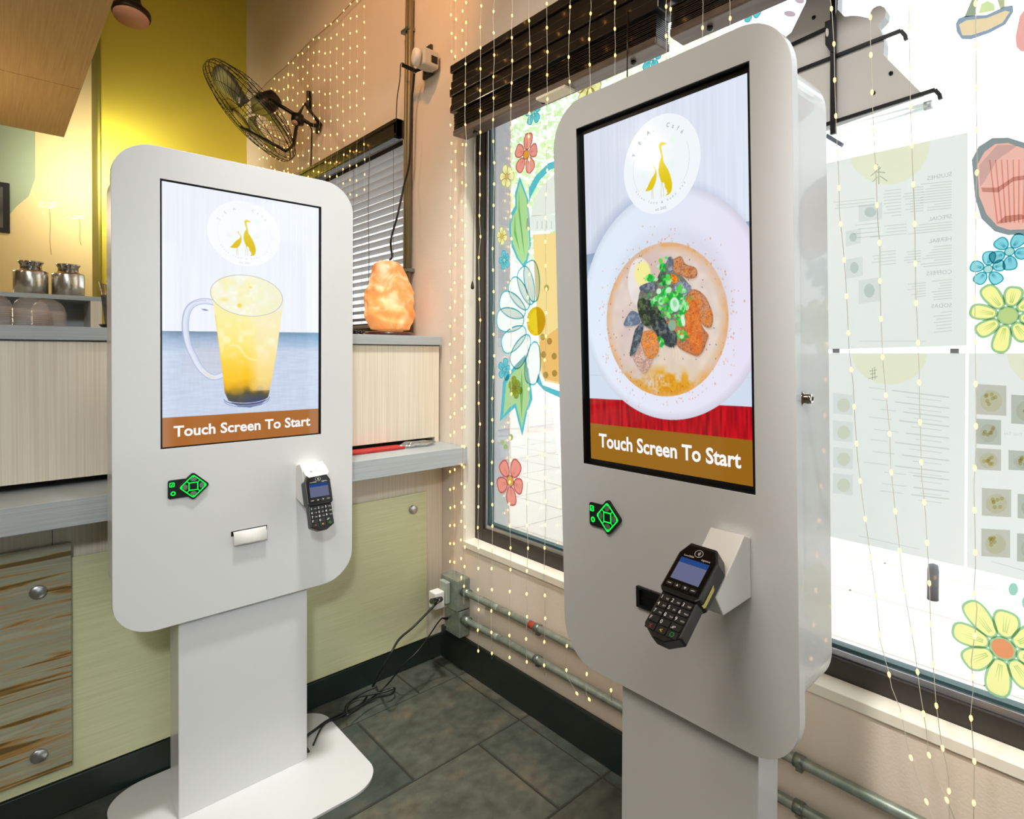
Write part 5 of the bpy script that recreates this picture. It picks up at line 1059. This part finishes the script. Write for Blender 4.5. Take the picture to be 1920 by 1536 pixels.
xx=bp(214,600,'y',2.55)[0]; MB().lathe((xx,2.55,CT+.0003),[(.022,0),(.034,.115),(.035,.117),(.033,.117),(.021,.004),(0,.004)],30).build('cup',glassy('pale_cup',(.85,.85,.82),.3,.2),st)
for i in range(14):
    a=random.uniform(0,6.28); r=random.uniform(.0,.026); dx,dy=math.cos(a)*r,math.sin(a)*r; h=random.uniform(.145,.165)
    MB().tube([(xx+dx*.5,2.55+dy*.5,CT+.006),(xx+dx*1.3-.008,2.55+dy*1.3,CT+h)],.0036,8).build('straw',glassy('clear_straw',(.9,.9,.92),.25,.15),st)
xx=bp(200,604,'y',2.30)[0]; MB().lathe((xx+.02,2.33,CT+.0003),[(.012,0),(.03,.004),(.036,.012),(.034,.012),(.02,.005),(0,.005)],28).build('small_black_dish',black,None,(xx+.02,2.33,CT),**T('small black dish on the counter edge touching the far kiosk outline','dish'))
# wall decor at the back
pc=empty('dark_picture',(-.1,YL,1.9),'dark framed picture on the mint wall at the left edge','picture')
a=bp(18,345,'y',YL); b_=bp(18,438,'y',YL); MB().box(-.45,YL-.02,b_[2],a[0],YL-.001,a[2]).build('frame',black,pc,bevel=.002); MB().box(-.42,YL-.022,b_[2]+.03,a[0]-.03,YL-.0201,a[2]-.03).build('print',mat('dark_print','353A3A',.5,noise=((6,6,6),'6a6660',.4,.7,4)),pc)
wfl=lambda x,y: tuple(bp(x,y,'y',YL-.001))
def wall_tree(x,y0,y1,s,label):
    m=MB(); rr=random.Random(x)
    pts=[(x+math.sin(i*.8)*1.2+i*.5,y0+(y1-y0)*i/8) for i in range(9)]
    for (xa,ya),(xb,yb) in zip(pts[:-1],pts[1:]): m.add([wfl(xa-.8,ya),wfl(xa+.8,ya),wfl(xb+.8,yb),wfl(xb-.8,yb)],[(0,1,2,3)],False)
    m.cur=1
    for i in range(26):
        px,py=x+rr.gauss(-3,8*s),y0-2+rr.gauss(0,4*s); r=rr.uniform(1.0,2.6)*s; P=[wfl(px+r*1.5*math.cos(t),py+r*.7*math.sin(t)) for t in np.linspace(0,5.6,8)]; m.add([(a,b-.0004-i*.00002,c) for a,b,c in P],[tuple(range(8))],False)
    m.build('painted_tree',[mat('mural_stem','B9A06A',.7),mat('mural_white','F6EBDD',.7)],None,wfl(x,y0),norm=False,**T(label,'mural','white trees painted on the cream wall'))
wall_tree(92,388,478,1.0,'taller white tree painted on the cream wall behind the jars'); wall_tree(148,410,460,.75,'shorter white tree painted on the cream wall, right of the tall one')
pnl=empty('ceiling_panel',(-.6,3.2,2.5),'large tan wood panel hanging over the counter at the top left','ceiling panel')
MB().box(-2.6,3.617,2.5,.302,4.50,2.53).build('panel_board',lamtan,pnl,bevel=.001); MB().box(-2.6,1.2,2.5,.302,3.613,2.53).build('panel_board',lamtan,pnl,bevel=.001)
for (x,y) in ((.1,4.2),(.1,2.0),(-2.2,4.2),(-2.2,2.0)): MB().tube([(x,y,2.5305),(x,y,ZC-.0005)],.003,6).build('hanging_rod',steel,pnl)
pd=empty('pendant_lamp',(.46,3.5,2.9),'dark round lamp head hanging at the top left against the green wall','lamp')
c=np.array(bp(247,22,'y',3.5)); MB().lathe(tuple(c),[(.070,-.028),(.074,-.018),(.073,.0),(.05,.02),(.03,.06),(.025,.12),(0,.12)],28,axis=(.1,.25,1)).build('lamp_shade',mat('bronze_shade','2E2112',.4,.5),pd)
MB().lathe(tuple(c),[(.066,-.040),(.068,-.028),(0,-.028)],28,axis=(.1,.25,1)).build('lens',mat('frosted_lens','D9A483',.5,emit=0),pd); MB().tube([tuple(c+[.01,.03,.11]),tuple(c+[.01,.03,ZC-c[2]-.001])],.008,8).build('stem',blackm,pd)
def glint(px,py,L,label):
    Mx,o=kmat('R'); n=Mx@np.array([0,-1,0]); d=CR@np.array([(px-CX)/F,1,-(py-CY)/F]); d/=np.linalg.norm(d); o2=o-n*.012; t=((o2-CO)@n)/(d@n); P=CO+t*d; r=d-2*(d@n)*n; q=P+r*L
    e_=empty('pendant_lamp',tuple(q),label,'lamp','bare bulb pendants over the counter'); MB().lathe(tuple(q),[(0,-.045),(.03,-.035),(.045,0),(.03,.035),(0,.045)],20).build('bulb',emis('white_bulb','FFF1DC',110),e_)
    MB().lathe(tuple(q+[0,0,.04]),[(.035,0),(.02,.03),(.012,.06),(0,.06)],16).build('socket',black,e_); MB().tube([tuple(q+[0,0,.1]),(q[0],q[1],ZC-.001)],.003,6).build('flex',cordm,e_)
glint(1213,296,2.7,'glowing bulb lamp mirrored as a white glint on the crane emblem'); glint(1396,148,2.4,'glowing bulb lamp mirrored as a glint in the top corner of the near screen')
# ------------------------------------------------------------------ wall fan
fC=np.array(bp(470,212,'x',1.03)); vw=(CO-fC)/np.linalg.norm(CO-fC); rt=CR[:,0]; up_=CR[:,2]
nrm=np.cos(62*D)*vw+np.sin(62*D)*(-.84*rt-.54*up_); nrm/=np.linalg.norm(nrm)
q1_=np.cross(nrm,up_); q1_/=np.linalg.norm(q1_); q2_=np.cross(nrm,q1_)
fan=empty('wall_fan',tuple(bp(600,235,'x',XW)),'large black wire-cage fan on a wall bracket among the fairy lights','fan')
Rf=.300; fp_=lambda r,a,h: tuple(fC+q1_*r*math.cos(a)+q2_*r*math.sin(a)+nrm*h)
cg=MB()
for r,h in ((Rf,0),(Rf*.99,.018),(Rf*.99,-.018),(.055,.065),(.075,-.085),(Rf*.72,.050),(Rf*.75,-.065),(Rf*.42,.062)):
    cg.tube([fp_(r,t,h) for t in np.linspace(0,2*math.pi,49)[:-1]],.0026 if r>.28 else .0017,5,closed=True)
for i in range(54):
    a=i*2*math.pi/54; cg.tube([fp_(.055,a,.065),fp_(Rf*.42,a+.05,.062),fp_(Rf*.72,a+.02,.050),fp_(Rf*.99,a,.018),fp_(Rf,a,0)],.0011,4)
for i in range(30):
    a=i*2*math.pi/30; cg.tube([fp_(.075,a,-.085),fp_(Rf*.75,a,-.065),fp_(Rf*.99,a,-.018),fp_(Rf,a,0)],.0013,4)
cg.build('wire_cage',blackm,fan)
MB().lathe(tuple(fC+nrm*.066),[(.054,-.002),(.050,.004),(.03,.008),(0,.009)],24,axis=tuple(nrm)).build('badge',mat('fan_badge','8b7d52',.35,.6),fan)
MB().lathe(tuple(fC-nrm*.085),[(.0,.05),(.03,.05),(.055,.03),(.06,-.03),(.045,-.09),(0,-.10)],24,axis=tuple(nrm)).build('motor',black,fan)
for i in range(3):
    a0=i*2*math.pi/3+.5; m=MB(); g=[]
    for s_ in np.linspace(0,1,7):
        r=.05+s_*.215
        for t in np.linspace(-1,1,6): g.append(fp_(r,a0+t*(.30+.32*math.sin(s_*math.pi*.75)),-.012+t*.028*(1-.4*s_)))
    m.add(g,[(i_*6+j,i_*6+j+1,(i_+1)*6+j+1,(i_+1)*6+j) for i_ in range(6) for j in range(5)],True); o_=m.build('fan_blade',mat('grey_fan_blade','8C8C7E',.3,.7),fan,norm=False); sd=o_.modifiers.new('s','SOLIDIFY'); sd.thickness=.0015
zf=lambda x,y,xx: tuple(bp(380+x/6.677,100+y/6.677,'x',xx))
hub=np.array(zf(1190,790,1.21)); bk5=MB(); 
for a,b_ in ((fp_(Rf*.9,2.6,-.03),None),):
    pass
def fbar(m,pts,r=.009): m.tube([tuple(p) for p in pts],r,6)
m=MB(); fbar(m,[zf(830,570,1.08),zf(1110,740,1.18),hub],.011); m.build('yoke_arm',blackm,fan)
m=MB(); fbar(m,[zf(480,930,.93),zf(800,1090,1.0),zf(1040,1225,1.07),zf(1140,1150,1.13),zf(1180,890,1.19)],.009); m.build('yoke_arm',blackm,fan)
m=MB(); fbar(m,[hub,zf(1280,630,1.26),zf(1480,900,XW-.01)],.010); fbar(m,[hub,zf(1350,890,1.28),zf(1480,925,XW-.01)],.011); m.build('wall_arm',blackm,fan)
m=MB(); c=bp(598,240,'x',XW); m.box(XW-.012,c[1]-.02,c[2]-.03,XW-.0005,c[1]+.02,c[2]+.03); m.build('wall_plate',blackm,fan); m=MB(); m.tube([zf(1330,480,XW-.02),zf(1330,700,XW-.02)],.014,8); m.build('wall_plate',blackm,fan)
MB().lathe(tuple(hub-np.array([0,0,.02])),[(0,-.03),(.03,-.025),(.034,.0),(.03,.03),(0,.035)],16,axis=(0,0,1)).build('hinge_block',blackm,fan)
MB().tube(smoothline([tuple(hub),zf(1350,920,1.31),zf(1362,1100,1.32),zf(1350,1530,1.32)],5),.0035,6).build('fan_cord',cordm,fan)
MB().lathe(zf(1150,870,1.17),[(0,-.012),(.014,-.006),(.016,.006),(0,.012)],14,axis=tuple(vw)).build('pull_knob',mat('pinkish_knob','A98C78',.4),fan)
# ------------------------------------------------------------------ fairy lights
bmx=bmesh.new(); bmesh.ops.create_uvsphere(bmx,u_segments=8,v_segments=6,radius=1); 
for v in bmx.verts: v.co=Vector((v.co.x*.0030,v.co.y*.0030,v.co.z*.0054+(.0012 if v.co.z>.9 else 0)))
bulbme=bpy.data.meshes.new('led_bulb'); bmx.to_mesh(bulbme); bmx.free(); bulbme.materials.append(ledm)
for q in bulbme.polygons: q.use_smooth=True
def strand(pts,label,group,step=.0755,start=.02,r=.0008,big=1.0):
    P=[Vector(p) for p in pts]; root=empty('fairy_light_strand',tuple(P[0]),label,'fairy lights',group)
    MB().tube(P,r,5).build('wire',wirem,root)
    L=0; nxt=start
    for a,b in zip(P[:-1],P[1:]):
        d=(b-a).length
        while nxt<=L+d+1e-6:
            p=a+(b-a)*((nxt-L)/d); o=bpy.data.objects.new('led_bulb',bulbme); col.objects.link(o); o.parent=root; o.location=p-P[0]; o.scale=(big,big,big); o.rotation_euler=(b-a).to_track_quat('Z','X').to_euler(); nxt+=step
        L+=d
    return root
# back wall curtain
cb1=MB(); cy=np.arange(2.86,5.0,.082); zt0=bp(662,0,'x',1.32)[2]-.0
rt_=random.Random(4); pts=[(1.318,y,3.12+.006*math.sin(y*9)) for y in np.arange(2.55,4.93,.1)]; cb1.tube(pts,.0022,6)
cb1.build('light_cable',mat('clear_cable','A88A55',.5),None,(1.318,3.7,3.12),**T('twisted cable along the top of the fairy light curtain on the far wall','cable'))
Ns=len(cy[cy<4.62])
for i,y in enumerate(cy[cy<4.62]):
    x=1.318; zb=1.95+.05*rt_.random() if y>3.95 else 2.02
    if y<3.95: x=1.29
    ptsx=[]; z=3.115
    while z>zb: ptsx.append((x+rt_.uniform(-.004,.003)-(0 if z>2.45 else 0),y+rt_.uniform(-.006,.006)+.004*i*0,z)); z-=.075
    od=['first','second','third','fourth','fifth','sixth','seventh','eighth','ninth','tenth','eleventh','twelfth','thirteenth','fourteenth','fifteenth','sixteenth','seventeenth','eighteenth','nineteenth','twentieth','twenty-first','twenty-second','twenty-third'][i]
    strand(ptsx,f'fairy light strand on the far wall, {od} counted leftwards from the upright conduit','fairy light strands on the far wall',.0755,.012+rt_.uniform(0,.05),.0005,.95)
# window curtain
def wob(px,xx,z0,z1,seed,kink=None):
    r_=random.Random(seed); y=bp(px,500,'x',xx)[1]; out=[]; z=z0
    while z>z1: out.append((xx+r_.uniform(-.003,.003),y+r_.uniform(-.0035,.0035),z)); z-=.0755
    out.append((xx,y,z1)); return out
ends=[(845,1.318,.215,'first'),(853,1.295,.19,'second'),(866,1.305,.19,'third'),(872,1.23,.345,'fourth'),(899,1.225,.205,'fifth'),(925,1.225,.21,'sixth'),(958,1.225,.235,'seventh'),(991,1.225,.245,'eighth'),(1024,1.225,.26,'ninth'),(1066,1.225,.26,'tenth'),(1104,1.225,.26,'eleventh')]
for i,(px,xx,z1,od) in enumerate(ends):
    P=wob(px,xx,3.45,z1,i)
    if px==1066: P[-1]=(xx,P[-1][1]-.05,z1+.0); P[-2]=(xx,P[-2][1],z1+.04)
    if px==1104: P[-1]=(xx,P[-1][1]-.045,z1-.02)
    strand(P,f'fairy light strand by the window, {od} from the room corner','fairy light strands in front of the window',.0755,.01+.011*((i*5)%7),.0008)
for i,(px,od) in enumerate(((1151,'twelfth'),(1248,'thirteenth'),(1254,'fourteenth'),(1313,'fifteenth'),(1364,'sixteenth'))):
    strand(wob(px,1.225,3.3,.3,40+i),f'fairy light strand by the window, {od} from the room corner, passing behind the near kiosk','fairy light strands in front of the window',.0755,.03+.01*i,.0008)
strand([tuple(bp(x,y,'x',1.24)) for x,y in ((1443,1000),(1442,1300),(1442,1460),(1439,1536),(1438,1640))],'short end of a fairy light strand below the near kiosk, beside its column','fairy light strands in front of the window',.0755,.06,.0008)
SA=[(1557,-200),(1557,0),(1560,25),(1564,88),(1565,150),(1567,215),(1573,345),(1574,400),(1581,465),(1586,530),(1589,590),(1592,655),(1600,725),(1603,790),(1608,860),(1616,930),(1636,1070),(1644,1130),(1650,1200),(1666,1260),(1672,1290),(1688,1330),(1703,1405),(1724,1470),(1750,1536),(1775,1600)]
SB=[(1632,-200),(1632,0),(1632,75),(1636,200),(1643,340),(1645,402),(1650,470),(1650,537),(1652,604),(1655,672),(1661,740),(1668,808),(1670,875),(1677,945),(1685,1013),(1692,1085),(1703,1150),(1716,1225),(1724,1290),(1737,1370),(1740,1410),(1753,1450),(1775,1500),(1800,1560)]
SC=[(1703,-200),(1704,0),(1707,198),(1712,338),(1715,405),(1716,475),(1717,545),(1720,614),(1723,683),(1724,755),(1726,823),(1728,893),(1735,962),(1739,1030),(1743,1102),(1745,1180),(1750,1250),(1755,1318),(1764,1387),(1779,1458),(1780,1540),(1782,1620)]
SD=[(1829,-200),(1829,0),(1830,80),(1832,312),(1830,367),(1829,440),(1828,610),(1829,690),(1830,764),(1830,838),(1826,912),(1828,988),(1829,1062),(1826,1110),(1832,1140),(1829,1180),(1821,1240),(1825,1290),(1820,1340),(1827,1430),(1826,1500),(1825,1600)]
for P,od,st in ((SA,'nearest the near kiosk edge',.015),(SB,'second from the kiosk edge',.02),(SC,'third from the kiosk edge',.03),(SD,'rightmost of all',.045)):
    strand([tuple(bp(x,y,'x',1.215)) for x,y in P],f'fairy light strand before the bright window, {od}','fairy light strands in front of the window',.0755,st,.0007)
MB().tube([(1.222,y,3.45+.005*math.sin(y*11)) for y in np.arange(-.3,2.3,.08)],.0022,6).build('light_cable',mat('clear_cable','A88A55'),None,(1.222,1.0,3.45),**T('cable carrying the fairy lights above the big window','cable'))

MB().tube(smoothline([tuple(bp(x,y,'x',1.06)) for x,y in ((1447,1380),(1450,1425),(1455,1470),(1452,1490),(1443,1512),(1439,1535),(1430,1600))],5),.0022,6).build('thin_cord',cordm,None,tuple(bp(1450,1425,'x',1.06)),**T('thin black cord dangling under the near kiosk beside its column','cord'))
